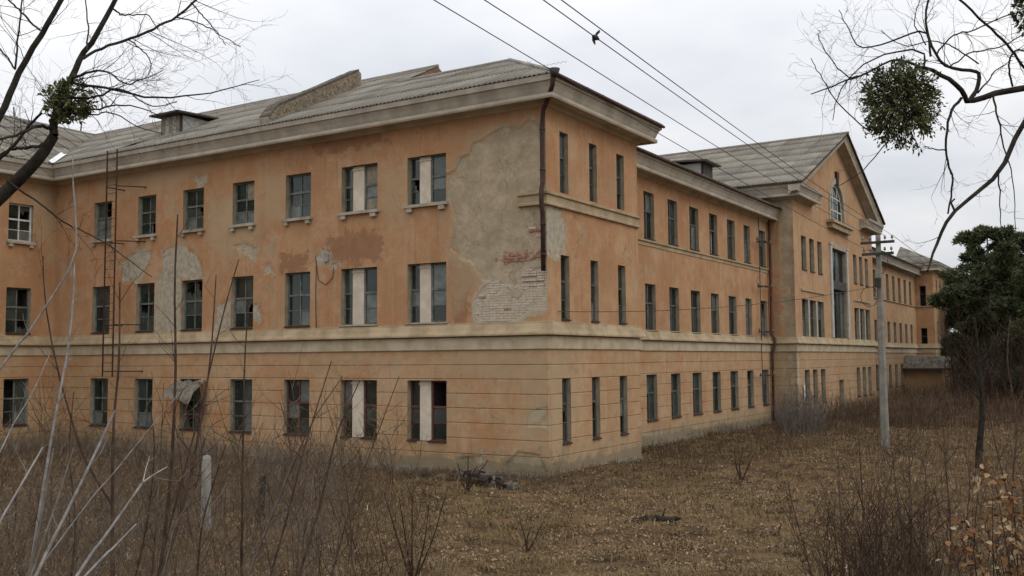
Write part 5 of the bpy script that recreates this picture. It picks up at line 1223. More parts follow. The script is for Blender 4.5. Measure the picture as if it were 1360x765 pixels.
GR = 'bare saplings in the right foreground'
for i, (px, w, lab) in enumerate([
    ([(1211, 765), (1209, 690), (1208, 640), (1207, 588)], 4.5, 'upright sapling at the foot of the concrete pole, on its right'),
    ([(1204, 765), (1196, 690), (1190, 650), (1185, 600)], 4.5, 'crooked sapling directly in front of the concrete pole'),
    ([(1150, 765), (1147, 690), (1143, 620), (1140, 570)], 3, 'sapling left of the concrete pole with its tip against the brown brush'),
    ([(1120, 765), (1117, 690), (1114, 640), (1113, 605)], 3, 'short thin sapling farthest left in the right thicket'),
    ([(1263, 765), (1262, 690), (1256, 620), (1252, 558)], 3.5, 'upright sapling midway between the pole and the dark trunk'),
    ([(1355, 720), (1338, 655), (1322, 590), (1311, 533)], 3, 'sapling leaning left behind the withered beech shrub'),
    ([(1078, 765), (1066, 718), (1054, 675), (1046, 640)], 3, 'small leaning whip alone in the clearing grass'),
    ([(1165, 765), (1172, 680), (1186, 620), (1195, 585)], 3, 'whip leaning right across the foot of the pole'),
    ([(1290, 765), (1284, 700), (1288, 640), (1282, 600)], 3, 'twiggy sapling left of the withered beech shrub'),
    ([(1345, 640), (1350, 560), (1338, 480), (1342, 420)], 3, 'tall thin sapling at the right edge in front of the pines'),
    ([(1232, 765), (1226, 700), (1230, 640), (1224, 600)], 3, 'bushy sapling with many side twigs right of the pole')]):
    sapling(px, 11 + i % 3, 12 + i % 3, w, 1.2, lab, 'bark_brown', GR, tw=13, L=0.5, seed=40 + i)
# small multi-stemmed shrub in the clearing
def shrub(name, label, cat, base_px, z, tips, d, mat, seed, tw=5, L=0.3, group=None, w=3):
    rs = np.random.RandomState(seed); foot = np.array(base_px, float); stems = []; tws = []
    for t in tips:
        tip = pp(t[0], t[1], d); mid = (foot + tip) / 2 + rs.normal(0, 0.04, 3); pts = curve_pts([foot, mid, tip], 9); rad = np.linspace(w, 1, 9) / 2 / FPX * d
        stems.append((pts, rad)); twigs_on(tws, pts, rad, tw, L, rs, 1, 0.8, 0.3)
    return tree_thing(name, label, cat, tuple(foot), [('stem', [s_], 6, mat, None) for s_ in stems] + [('twigs', tws, 3, mat, 'stuff')], group)
def gpoint(x, y, guess=0.1):
    p = None; z = guess
    for _ in range(8): p = bp(x, y, 2, z); z = float(gz(p[0], p[1]))
    return p
f = pp(548, 790, 14.2); f[2] = float(gz(f[0], f[1])) - 0.03
shrub('shrub', 'small fan-shaped bare shrub at the bottom edge of the clearing', 'shrub', f, 0, [(510, 655), (530, 660), (548, 678), (570, 668), (594, 650), (520, 690)], 14.0, 'bark_brown', 61)
for i, (px, tips, lab) in enumerate([((700, 735), [(690, 690), (705, 700), (722, 692)], 'tiny dark shrub low in the middle of the clearing'), ((985, 640), [(975, 600), (987, 595), (1000, 604)], 'little bare shrub near the foot of the main wing'), ((620, 655), [(608, 615), (622, 605), (634, 618), (648, 612)], 'little bare shrub growing by the rubble at the building corner')]):
    f = gpoint(*px); dd = float((f - CAM) @ FW); shrub('shrub', lab, 'shrub', f, 0, tips, dd, 'bark_brown', 70 + i, 6, 0.3)

# ------------------------------------------------------------------ left tree with a mistletoe clump
def limb_tree(name, label, limbs, trunk, seed, mat='bark', leaf=None):
    rs = np.random.RandomState(seed); parts = []; tws = []
    base = trunk[0][0]
    tp = curve_pts([p for p, r in trunk], 16); tr = np.interp(np.linspace(0, 1, 16), np.linspace(0, 1, len(trunk)), [r for p, r in trunk]); parts.append(('trunk', [(tp, tr)], 10, mat, None))
    for px, da, db, wa, wb, tw, L in limbs:
        k = len(px); P = [pp(x, y, da + (db - da) * i / (k - 1)) for i, (x, y) in enumerate(px)]; n = 18 if k > 3 else 10
        pts = curve_pts(P, n); pts[1:-1] += rs.normal(0, 0.004, (n - 2, 3)); rad = np.linspace(wa / 2 / FPX * da, wb / 2 / FPX * db, n); parts.append(('limb', [(pts, rad)], 8 if wa > 4 else 6, mat, None))
        twigs_on(tws, pts, rad, tw, L, rs, 2, 0.9, 0.12, 0.1, 0.15)
    parts.append(('twigs', tws, 3, mat, 'stuff'))
    return tree_thing(name, label, 'tree', tuple(base), parts)
dT = 7.5
def at(x, y, d): return pp(x, y, d)
gt = at(-330, 700, 7.2); gt[2] = float(gz(gt[0], gt[1])) - 0.1
limb_tree('bare_tree', 'bare dark tree at the left edge holding a small mistletoe clump', [
    ([(72, 180), (72, 157), (84, 125), (97, 100), (110, 73), (132, 38), (155, -5), (180, -60)], 7.5, 7.9, 11, 5, 6, 0.5),
    ([(-60, 250), (0, 153), (23, 100), (57, 43), (85, -5), (110, -60)], 7.8, 8.2, 10, 5.5, 6, 0.5),
    ([(110, 78), (140, 63), (170, 52), (205, 38), (233, 23), (266, -5)], 7.5, 7.9, 4, 3, 9, 0.5),
    ([(92, 108), (110, 113), (150, 118), (200, 130), (250, 127), (300, 118), (345, 106)], 7.5, 7.9, 4.5, 1, 12, 0.35),
    ([(95, 105), (118, 96), (143, 95), (167, 110), (187, 107), (217, 93)], 7.5, 7.2, 3.5, 1, 8, 0.3),
    ([(85, 140), (120, 147), (150, 140), (187, 143), (222, 158)], 7.5, 7.8, 3.5, 1, 8, 0.3),
    ([(88, 130), (130, 128), (160, 118), (200, 140), (235, 135)], 7.5, 7.1, 3.5, 1, 8, 0.3),
    ([(90, 150), (125, 152), (150, 150), (180, 167), (217, 178)], 7.5, 7.8, 2.5, 1, 6, 0.3),
    ([(68, 172), (50, 167), (25, 178), (-5, 186)], 7.5, 7.0, 5, 3, 6, 0.3),
    ([(66, 188), (40, 196), (18, 198), (-8, 210)], 7.5, 7.9, 5, 3, 6, 0.3),
    ([(53, 40), (30, 18), (10, -2), (-12, -15)], 8, 8.2, 3, 2, 5, 0.4),
    ([(20, 92), (24, 50), (30, -5)], 8, 8.2, 3, 2, 6, 0.4),
    ([(20, 92), (8, 75), (-8, 58)], 8, 8.2, 2.5, 2, 3, 0.3),
    ([(10, 240), (50, 270), (93, 300), (123, 313), (160, 337), (202, 368)], 7.4, 7.0, 3, 1, 8, 0.25),
    ([(-20, 225), (12, 200), (40, 165), (56, 150)], 7.5, 7.5, 5, 3, 6, 0.3),
    ([(115, 68), (117, 40), (113, -5)], 7.6, 7.9, 2.5, 1.5, 6, 0.35),
    ([(150, 12), (165, 20), (195, 20), (210, 40)], 7.8, 8.0, 2.5, 1, 6, 0.3),
    ([(170, 52), (190, 68), (200, 85), (197, 100)], 7.7, 7.8, 2, 1, 5, 0.25),
    ([(233, 23), (262, 30), (290, 45), (320, 62)], 7.8, 8.0, 2, 1, 6, 0.25),
    ([(253, 3), (270, 22), (286, 40), (300, 60)], 7.9, 8.1, 2, 1, 6, 0.25)],
    [(gt, 0.16), (at(-200, 480, 7.3), 0.12), (at(-80, 335, 7.4), 0.07), (at(0, 262, 7.5), 0.05), (at(50, 212, 7.5), 0.043), (at(72, 180, 7.5), 0.036)], 301)

def mistletoe(label, centre, rx, rz, attach, n_sprig, seed, group):
    rs = np.random.RandomState(seed); root = empty('mistletoe', tuple(attach)); tag(root, label, 'mistletoe', group)
    c = np.array(centre, float); at_ = np.array(attach, float); stems = []; LV = []; LF = []; lid = []
    lob = rs.normal(0, 1, (9, 3)); lob /= np.linalg.norm(lob, axis=1, keepdims=True); la = rs.uniform(-0.16, 0.14, 9)
    for i in range(n_sprig):
        u = rs.normal(0, 1, 3); u /= np.linalg.norm(u); rr_ = rs.uniform(0.35, 1.0) ** 0.55; rr_ *= 1 + float((la * np.maximum(0, lob @ u) ** 3).sum())
        if rs.rand() < 0.10: rr_ *= 1.16
        tip = c + u * np.array([rx, rx, rz]) * rr_; mid = at_ * 0.25 + (c * 0.35 + tip * 0.4) + rs.normal(0, 0.03, 3) * rx
        pts = curve_pts([at_, mid, tip], 6)
        if i % 3 == 0: stems.append((pts, np.linspace(0.004, 0.0015, 6)))
        else: stems.append((np.array([mid, (mid + tip) / 2 + rs.normal(0, 0.01, 3), tip]), np.array([0.003, 0.002, 0.0015])))
        for k in range(9):
            b = tip + (mid - tip) * rs.uniform(0, 0.28) + rs.normal(0, 0.03, 3) * rx * 1.4
            d = vnorm(u * 0.7 + rs.normal(0, 0.6, 3) + np.array([0, 0, -0.15])); s_ = vnorm(np.cross(d, rs.normal(0, 1, 3))); L = rs.uniform(0.03, 0.055); w = L * 0.19; nn = np.cross(d, s_) * L * 0.08
            o = len(LV); LV += [b, b + d * L * 0.55 + s_ * w + nn, b + d * L, b + d * L * 0.55 - s_ * w + nn]; LF.append((o, o + 1, o + 2, o + 3)); q = (i * 9 + k) // 3; lid += [(q % 89 + .5, q // 89 + .5, 2.5)] * 4
    V, F = tube_arrays(stems, 4); o = bpy.data.objects.new('stems', quads_mesh('stems', V, F, M['bark_brown'], True)); COL.objects.link(o); child_at(o, root); o['kind'] = 'stuff'
    o = bpy.data.objects.new('leaves', quads_mesh('leaves', np.array(LV), np.array(LF), M['mistletoe'], False)); COL.objects.link(o); child_at(o, root); o['kind'] = 'stuff'
GM = 'mistletoe clumps on the bare branches'
dR = 8.7
mistletoe('big round mistletoe ball hanging in the bare branches at the right', at(1195, 140, dR), 0.37, 0.42, at(1215, 92, dR), 520, 7, GM)
mistletoe('small ragged mistletoe clump on the forked limb at the left', at(90, 134, 7.5), 0.19, 0.18, at(76, 160, 7.5), 150, 8, GM)
mistletoe('little mistletoe tuft cut by the top right edge', at(1360, 20, 9.0), 0.10, 0.18, at(1365, 5, 9.0), 60, 9, GM)
gr = at(1620, 640, 9.2); gr[2] = float(gz(gr[0], gr[1])) - 0.1
limb_tree('bare_tree', 'bare tree reaching in from the right edge, holding the big mistletoe ball', [
    ([(1512, 78), (1420, 108), (1360, 117), (1319, 125), (1286, 135), (1278, 119), (1254, 102), (1227, 90)], 9.2, 8.7, 10, 5, 6, 0.4),
    ([(1286, 135), (1298, 118), (1300, 98), (1286, 94), (1257, 88), (1244, 73), (1229, 38), (1234, -5)], 8.8, 8.9, 6, 2.5, 8, 0.4),
    ([(1500, 50), (1395, 110), (1360, 161), (1328, 226), (1294, 259), (1261, 289), (1246, 320), (1236, 345), (1232, 360)], 9.4, 8.4, 8, 2.5, 4, 0.25),
    ([(1277, 130), (1261, 155), (1257, 201), (1265, 238), (1259, 284)], 8.8, 8.5, 4, 2.5, 6, 0.3),
    ([(1227, 90), (1205, 82), (1185, 80), (1144, 100), (1110, 113), (1077, 125)], 8.7, 8.5, 4, 1.5, 10, 0.35),
    ([(1227, 88), (1225, 70), (1190, 68), (1145, 88), (1114, 125), (1106, 160)], 8.7, 8.9, 3, 1, 8, 0.3),
    ([(1236, 75), (1227, 42), (1185, 54), (1144, 63), (1125, 35), (1114, 13)], 8.8, 9.0, 3, 1, 10, 0.3),
    ([(1150, 98), (1131, 102), (1110, 88), (1089, 54), (1088, 40)], 8.6, 8.4, 2, 1, 6, 0.25),
    ([(1165, 172), (1148, 169), (1110, 134), (1090, 100), (1077, 77)], 8.6, 8.5, 2, 1, 6, 0.25),
    ([(1269, -5), (1311, 33), (1340, 62), (1362, 92), (1390, 110)], 8.9, 9.2, 3, 4, 8, 0.4),
    ([(1319, 125), (1326, 160), (1334, 200), (1345, 234), (1349, 306)], 8.9, 8.6, 3, 1, 7, 0.3),
    ([(1326, 226), (1328, 268), (1330, 312)], 8.7, 8.6, 2.5, 1, 3, 0.2),
    ([(1345, 115), (1340, 84), (1350, 67), (1365, 69)], 9.0, 9.1, 3, 2, 4, 0.3),
    ([(1294, 128), (1310, 110), (1325, 92), (1345, 80)], 8.9, 8.7, 2.5, 1, 6, 0.3),
    ([(1244, 73), (1262, 50), (1290, 40), (1340, 20), (1370, 12)], 8.8, 8.9, 2.5, 1.5, 10, 0.35),
    ([(1262, 88), (1290, 70), (1330, 62), (1370, 40)], 8.8, 8.7, 2, 1.5, 9, 0.35),
    ([(1230, 60), (1215, 30), (1222, -5)], 8.9, 8.9, 2, 1, 5, 0.3),
    ([(1475, -60), (1560, -160), (1640, -230)], 9.6, 10.4, 8, 3, 8, 0.6), ([(1460, -150), (1400, -230), (1380, -330)], 9.7, 9.3, 7, 2, 8, 0.6), ([(1520, 110), (1620, 60), (1730, 20)], 9.4, 10.0, 8, 2, 8, 0.6),
    ([(1268, 280), (1264, 270), (1268, 264)], 8.5, 8.5, 3.5, 2, 0, 0.1),
    ([(1300, 85), (1270, 65), (1240, 55), (1200, 60), (1170, 40)], 8.8, 9, 2, 1, 8, 0.3),
    ([(1180, 188), (1171, 197), (1144, 228), (1120, 244), (1108, 246)], 8.7, 8.6, 1.8, 1, 2, 0.15),
    ([(1257, 200), (1240, 198), (1228, 194)], 8.6, 8.6, 2, 1, 2, 0.15)],
    [(gr, 0.17), (at(1600, 350, 9.5), 0.13), (at(1545, 170, 9.5), 0.095), (at(1500, 60, 9.4), 0.075), (at(1470, -90, 9.6), 0.055), (at(1450, -260, 9.9), 0.03)], 302)

# ------------------------------------------------------------------ utility pole and wires
def pole():
    bx, by = 6.36, 14.5; g = float(gz(bx, by)); root = empty('utility_pole', (bx, by, g)); tag(root, 'grey concrete utility pole with cross-arms standing in front of the main wing', 'utility pole')
    q = MB(); w0, w1, H = 0.185, 0.10, 8.12
    for (h0, a0, h1, a1) in ((-0.2, w0, H - g, w1),):
        V = []
        for h, a in ((h0, a0), (h1, a1)):
            for sx, sy in ((-1, -.7), (-.7, -1), (.7, -1), (1, -.7), (1, .7), (.7, 1), (-.7, 1), (-1, .7)): V.append((sx * a * 0.8, sy * a, h))
        q.add(V, [(i, (i + 1) % 8, 8 + (i + 1) % 8, 8 + i) for i in range(8)] + [tuple(range(8, 16))])
    o = q.mesh('shaft', M['pole_concrete']); o = link(bpy.data.objects.new('shaft', o), root)
    def part(nm, mb, mat, par=root): return link(bpy.data.objects.new(nm, mb.mesh(nm, M[mat])), par)
    for z, L in ((7.82, 0.62), (7.38, 0.58)):
        mb = MB(); mb.box((-L, -0.20, z - g - 0.05), (L, -0.12, z - g + 0.05)); ca = part('crossarm', mb, 'iron')
        for x in (-L + 0.08, -L * 0.45, L * 0.45, L - 0.08):
            mb = MB(); mb.tube([(x, -0.16, z - g + 0.05), (x, -0.16, z - g + 0.12)], 0.012, 6); mb.tube([(x, -0.16, z - g + 0.12), (x, -0.16, z - g + 0.17), (x, -0.16, z - g + 0.2), (x, -0.16, z - g + 0.24)], [0.04, 0.05, 0.035, 0.045], 8); part('insulator', mb, 'porcelain', ca)
    mb = MB(); mb.tube([(0.12, -0.14, 7.5 - g), (0.4, -0.3, 7.35 - g), (0.35, -0.2, 6.9 - g), (0.14, -0.16, 6.6 - g)], 0.012, 5); part('jumper_cable', mb, 'wire')
    mb = MB(); mb.box((-0.13, -0.3, 6.1 - g), (0.1, -0.165, 6.45 - g)); part('switch_box', mb, 'iron')
    mb = MB(); pts = [(-0.2 + 0.32 * math.cos(a) * 1.0 - 0.15, -0.2, 5.75 - g + 0.38 * math.sin(a)) for a in np.linspace(0, 2 * math.pi, 18)]; mb.tube(pts, 0.012, 5, caps=False); part('cable_coil', mb, 'wire')
    mb = MB(); mb.box((-0.19, -0.215, 1.4 - g), (0.19, -0.205, 1.42 - g)); 
    return root
pole()
def wire(label, A, B, ext=True, sag=0.25, r=0.008, name='overhead_wire', group='overhead wires running to the concrete pole'):
    A = np.array(A, float); B = np.array(B, float)
    if ext: E_ = A + (B - A) * (46.0 / abs(A[1] - B[1]))
    else: E_ = B
    t = np.linspace(0, 1, 40)[:, None]; P = A + (E_ - A) * t; P[:, 2] -= (4 * sag * t * (1 - t))[:, 0]
    V, F = tube_arrays([(P, np.full(40, r))], 5); o = link(bpy.data.objects.new(name, quads_mesh(name, V, F, M['wire'], True))); tag(o, label, 'wire', group); return o
def wpt(x, y, Y): p = bp(x, y, 1, Y); return p
def thr(x, y): return wpt(x, y, -14.0) + np.array([0, 0, 0.22])
wire('leftmost overhead wire, passing in front of the building corner', (5.86, 14.34, 7.62), thr(579, 0))
wire('second overhead wire from the left, skimming the roof corner', (6.08, 14.34, 8.06), thr(646, 0))
wire('third overhead wire from the left, carrying a dark clamp', (6.64, 14.34, 8.06), thr(724, 0))
wire('rightmost overhead wire against the sky', (6.90, 14.34, 8.06), thr(748, 0))
wire('low service cable slung from the pole to the pavilion wall', (6.25, 14.4, 6.15), (0.02, 0.6, 4.86), ext=False, sag=0.30, r=0.010)
wire('far overhead wire running from the pole along the far wing', (6.9, 14.6, 8.06), (7.4, 60.0, 8.4), ext=False, sag=0.8, r=0.010)
wire('far lower wire running from the pole along the far wing', (5.9, 14.6, 7.62), (6.6, 60.0, 8.0), ext=False, sag=0.8, r=0.010)
# far pole that carries the run on, half lost in the trees
# dark clamp on the third wire
A = np.array((6.64, 14.34, 8.06)); B = thr(724, 0); E_ = A + (B - A) * (46.0 / abs(A[1] - B[1])); best = None
for t in np.linspace(0, 1, 400):
    P = A + (E_ - A) * t; P = P - np.array([0, 0, 4 * 0.25 * t * (1 - t)]); d = P - CAM; zc_ = d @ FW
    if zc_ > 1:
        px = 680 + FPX * (d @ RT) / zc_; e = abs(px - 790)
        if best is None or e < best[0]: best = (e, P)
P = best[1]; q = MB(); q.tube([P + np.array([0, -0.09, 0.0]), P, P + np.array([0, 0.09, 0])], [0.018, 0.045, 0.018], 6); q.obox(P + np.array([-0.05, -0.02, -0.04]), (0.03, 0, -0.06), (0, 0.05, 0), (0, 0, 0.06)); q.obox(P + np.array([0.01, -0.03, 0.02]), (0.05, 0.02, 0.05), (0, 0.03, 0), (0, 0, 0.03))
o = q.obj('wire_clamp', M['wire']); tag(o, 'dark clamp on the third overhead wire, against the sky', 'clamp', kind=None)

# ------------------------------------------------------------------ posts, stump, log, rubble
p = gpoint(273, 706); q = MB(); rs = np.random.RandomState(2)
hh = 100 / FPX * float((p - CAM) @ FW)
V = []
for h, a in ((-0.1, 0.07), (hh * 0.96, 0.062), (hh, 0.045)):
    for sx, sy in ((-1, -1), (1, -1), (1, 1), (-1, 1)): V.append((p[0] + sx * a, p[1] + sy * a, p[2] + h))
q.add(V, [(i, (i + 1) % 4, 4 + (i + 1) % 4, 4 + i) for i in range(4)] + [(4 + i, 4 + (i + 1) % 4, 8 + (i + 1) % 4, 8 + i) for i in range(4)] + [(8, 9, 10, 11)])
o = q.obj('concrete_post', M['concrete']); tag(o, 'pale square concrete post standing in the brush below the sheet hood', 'post')
def stump(name, label, px, py, top, w, cat, mat='bark', seed=1, lean=0.05):
    p = gpoint(px, py); d = float((p - CAM) @ FW); H = (py - top) / FPX * d; r = w / 2 / FPX * d; rs = np.random.RandomState(seed); n = 11; rings = 9; q = MB(); V = []
    ja = rs.uniform(-0.12, 0.12, n)
    for i in range(rings):
        t = i / (rings - 1); rr_ = r * (1.35 - 0.5 * min(1, t * 4) if t < 0.25 else 0.95 - 0.15 * t)
        for k in range(n):
            a = 2 * math.pi * k / n; k_ = 1 + ja[k] + rs.uniform(-0.06, 0.06); V.append((p[0] + lean * t + math.cos(a) * rr_ * k_, p[1] + math.sin(a) * rr_ * k_, p[2] - 0.1 + (H + 0.1) * t + (rs.uniform(-0.08, 0.06) if i == rings - 1 else 0)))
    F = [(i * n + k, i * n + (k + 1) % n, (i + 1) * n + (k + 1) % n, (i + 1) * n + k) for i in range(rings - 1) for k in range(n)]
    V.append((p[0] + lean, p[1], p[2] + H - 0.08)); F += [((rings - 1) * n + k, (rings - 1) * n + (k + 1) % n, len(V) - 1) for k in range(n)]
    q.add(V, F); o = q.obj(name, M[mat]); tag(o, label, cat); return o
stump('tree_stump', 'tall dark broken stump in the brush below the single maroon window', 346, 692, 632, 10, 'stump', seed=4)
def log(px, py, L, r, ang, label, seed):
    p = gpoint(px, py); rs = np.random.RandomState(seed); d = np.array([math.cos(ang), math.sin(ang), 0]); P = [p + d * L * (t - 0.5) + np.array([0, 0, r * 0.6]) + rs.normal(0, 0.02, 3) for t in np.linspace(0, 1, 9)]
    q = MB(); q.tube(P, [r * k for k in (0.6, 0.9, 1, 1.05, 1, 0.95, 0.85, 0.7, 0.4)], 9); s = P[5]; q.tube([s, s + np.array([0.05, 0.08, 0.22])], [r * 0.35, r * 0.15], 6)
    o = q.obj('rotten_log', M['bark']); tag(o, label, 'log')
log(872, 692, 1.0, 0.075, 0.55, 'dark rotten log lying in the middle of the clearing', 1)
log(1030, 714, 0.45, 0.05, 0.3, 'small dark log piece right of the larger rotten log', 2)
def rubble():
    rs = np.random.RandomState(12); c = gpoint(645, 645); root = empty('rubble_heap', tuple(c)); tag(root, 'heap of broken plaster and brick at the foot of the building corner', 'rubble')
    for i in range(46):
        a = rs.uniform(0, 2 * math.pi); rr_ = abs(rs.normal(0, 0.5)); x = c[0] + math.cos(a) * rr_ * 1.7 - 0.2; y = c[1] + math.sin(a) * rr_ * 0.6; s = rs.uniform(0.05, 0.16)
        if in_bld(np.array([x]), np.array([y]), 0.15)[0]: continue
        z = float(gz(x, y)) + max(0, 0.22 - rr_ * 0.22) + 0.02; V = []
        for sx in (-1, 1):
            for sy in (-1, 1):
                for sz in (-1, 1): V.append((sx * s * rs.uniform(0.6, 1.1) * 1.2, sy * s * rs.uniform(0.6, 1.1), sz * s * 0.55 * rs.uniform(0.7, 1.1)))
        q = MB(); q.add(V, [(0, 1, 3, 2), (4, 6, 7, 5), (0, 4, 5, 1), (2, 3, 7, 6), (0, 2, 6, 4), (1, 5, 7, 3)]); o = q.obj('chunk', M[['bark', 'bark_mid', 'plinth', 'bark_mid', 'bark'][i % 5]], None)
        o.parent = root; o.matrix_parent_inverse = Matrix.Translation(-root.location); o.location = (x, y, z); o.rotation_euler = (rs.uniform(-.5, .5), rs.uniform(-.5, .5), a)
rubble()

# ------------------------------------------------------------------ withered beech shrub in the right corner
def beech():
    rs = np.random.RandomState(33); d = 7.2; foot = pp(1352, 840, d); foot[2] = float(gz(foot[0], foot[1])) - 0.05
    tips = [(1300, 632), (1322, 640), (1345, 655), (1358, 640), (1292, 705), (1310, 690), (1330, 690), (1275, 712), (1345, 700), (1352, 735), (1330, 745), (1318, 662), (1365, 680), (1380, 650), (1390, 700)]
    stems, tws, leaves = [], [], []
    for t in tips:
        dd = d + rs.uniform(-0.35, 0.35); tip = pp(t[0], t[1], dd); mid = foot * 0.45 + tip * 0.55 + rs.normal(0, 0.06, 3); pts = curve_pts([foot, mid, tip], 9); rad = np.linspace(0.009, 0.002, 9); stems.append((pts, rad)); k0 = len(tws); twigs_on(tws, pts, rad, 4, 0.22, rs, 0, 0.9, 0.2, 0, 0.6)
        for pl, _ in tws[k0:] + [(pts[5:], 0)]:
            for _k in range(6): leaves.append(pl[rs.randint(1, len(pl))] + rs.normal(0, 0.018, 3))
    root = tree_thing('beech_shrub', 'young beech with withered orange-brown leaves at the lower right corner', 'shrub', tuple(foot), [('stem', [s_], 6, 'bark', None) for s_ in stems] + [('twigs', tws, 3, 'bark', 'stuff')])
    mats = []
    for c in ((0.15, 0.065, 0.027), (0.24, 0.12, 0.05), (0.18, 0.075, 0.03), (0.30, 0.19, 0.09), (0.38, 0.28, 0.16)):
        mats.append(simple('withered_leaf', tuple(x * 0.8 for x in c), c, 12, 0.8, 0.2))
    ms = []
    for m_ in mats:
        q = MB(); V = [(0, 0, 0), (0.016, 0.012, 0.004), (0.020, 0.028, 0.002), (0.012, 0.046, -0.006), (0, 0.060, -0.012), (-0.012, 0.046, -0.006), (-0.020, 0.028, 0.002), (-0.016, 0.012, 0.004), (0, 0.02, -0.005), (0, 0.042, -0.010)]
        q.add(V, [(0, 1, 2, 8), (8, 2, 3, 9), (9, 3, 4), (0, 8, 6, 7), (8, 9, 5, 6), (9, 4, 5)]); ms.append(q.mesh('leaf', m_))
    for i, p_ in enumerate(leaves[:290]):
        o = bpy.data.objects.new('leaf', ms[rs.randint(0, 5)]); COL.objects.link(o); o.parent = root; o.matrix_parent_inverse = Matrix.Translation(-root.location)
        o.location = p_; o.rotation_euler = (rs.uniform(-1.6, 0.4), rs.uniform(-0.7, 0.7), rs.uniform(0, 6.28)); s_ = rs.uniform(0.7, 1.15); o.scale = (s_, s_, s_)
beech()

# ------------------------------------------------------------------ trees behind
def pine(px, d, top, label, seed, crown0=0.35, width=0.26, n_tuft=2600, group='pines beyond the far end of the building', side=0):
    rs = np.random.RandomState(seed); v = ray(px, 466); b = CAM + v * d; x, y = b[0], b[1]; g = float(gz(x, y)); zt = pp(px, top, d)[2]; H = zt - g
    root = empty('pine_tree', (x, y, g)); tag(root, label, 'tree', group)
    tp = curve_pts([(x, y, g - 0.2), (x + rs.normal(0, .15), y, g + H * 0.35), (x + rs.normal(0, .25), y + rs.normal(0, .2), g + H * 0.7), (x + side * 0.3, y, zt - 0.3)], 12); tr = np.linspace(0.018 * H, 0.03, 12)
    limbs, cl = [], []
    nl = 26
    for i in range(nl):
        t = crown0 + (1 - crown0) * (i + rs.uniform(0, 1)) / nl; f_ = t * 11; k = min(10, int(f_)); q = tp[k] + (tp[k + 1] - tp[k]) * (f_ - k); a = rs.uniform(0, 2 * math.pi)
        prof = math.sin(min(1, (1 - t) / (1 - crown0) * 0.85 + 0.15) * math.pi * 0.62) ** 0.8; L = H * width * prof * rs.uniform(0.55, 1.25)
        dv = np.array([math.cos(a), math.sin(a), rs.uniform(-0.05, 0.4)]); pts = curve_pts([q, q + dv * L * 0.5 + np.array([0, 0, -0.04 * L]), q + dv * L + np.array([0, 0, 0.12 * L])], 6); limbs.append((pts, np.linspace(0.03 * (1.3 - t), 0.01, 6) * 2))
        for m_ in range(3):
            tt = (0.5, 0.78, 1.0)[m_]; c = q + (pts[-1] - q) * tt + rs.normal(0, 0.12, 3) * L; cl.append((c, L * rs.uniform(0.20, 0.34)))
    for m_ in range(3): cl.append((tp[-1] + rs.normal(0, 0.25, 3) * [1, 1, 0.4], H * 0.05))
    cl = [(c, max(0.4, r_)) for c, r_ in cl]; w = np.array([r_ ** 2 for _, r_ in cl]); w /= w.sum(); idx = rs.choice(len(cl), n_tuft, p=w)
    C = np.array([c for c, _ in cl])[idx]; Rr = np.array([r_ for _, r_ in cl])[idx]
    u = rs.normal(0, 1, (n_tuft, 3)); u /= np.linalg.norm(u, axis=1, keepdims=True); P = C + u * np.array([1, 1, 0.42]) * (Rr * rs.uniform(0.25, 1.0, n_tuft) ** 0.6)[:, None]
    K = 6; P = np.repeat(P, K, 0); n = len(P); dv = rs.normal(0, 1, (n, 3)) + np.repeat(u, K, 0) * 0.8 + np.array([0, 0, 0.5]); dv /= np.linalg.norm(dv, axis=1, keepdims=True); L = rs.uniform(0.2, 0.42, n)[:, None] * (d / 75) ** 0.5
    s = np.cross(dv, rs.normal(0, 1, (n, 3))); s /= np.linalg.norm(s, axis=1, keepdims=True); wv = rs.uniform(0.035, 0.06, n)[:, None] * (d / 75)
    V = np.stack([P - s * wv, P + s * wv, P + dv * L + s * wv * 0.4, P + dv * L - s * wv * 0.4], 1).reshape(-1, 3); F = np.arange(4 * n).reshape(n, 4)
    for nm, me in (('trunk', None), ('limbs', None), ('crown', None)):
        if nm == 'trunk': VV, FF = tube_arrays([(tp, tr)], 8); me = quads_mesh(nm, VV, FF, M['bark_mid'], True)
        elif nm == 'limbs': VV, FF = tube_arrays(limbs, 5); me = quads_mesh(nm, VV, FF, M['bark'], True)
        else: me = quads_mesh(nm, V, F, M['pine'], False)
        o = bpy.data.objects.new(nm, me); COL.objects.link(o); child_at(o, root)
        if nm != 'trunk': o['kind'] = 'stuff'
pine(1318, 66, 300, 'tallest layered pine right of the far end of the building', 201, 0.16, 0.26, 8500)
pine(1360, 74, 312, 'broad pine at the right edge behind the tallest one', 202, 0.10, 0.34, 8500)
pine(1302, 88, 358, 'pine nearest the far corner of the building', 203, 0.06, 0.22, 5500)
pine(1334, 92, 335, 'darker pine seen between the tallest and the right edge pine', 204, 0.05, 0.30, 6000)
pine(1400, 62, 345, 'pine beyond the right edge with boughs reaching in', 205, 0.06, 0.30, 5500)
pine(1308, 104, 380, 'low pine filling the gap below the tallest crown', 206, 0.02, 0.34, 6000)
pine(1356, 108, 385, 'low pine low at the right edge', 207, 0.02, 0.40, 6500)
pine(1284, 112, 395, 'lowest pine, almost touching the far pavilion in view', 208, 0.02, 0.22, 4500)
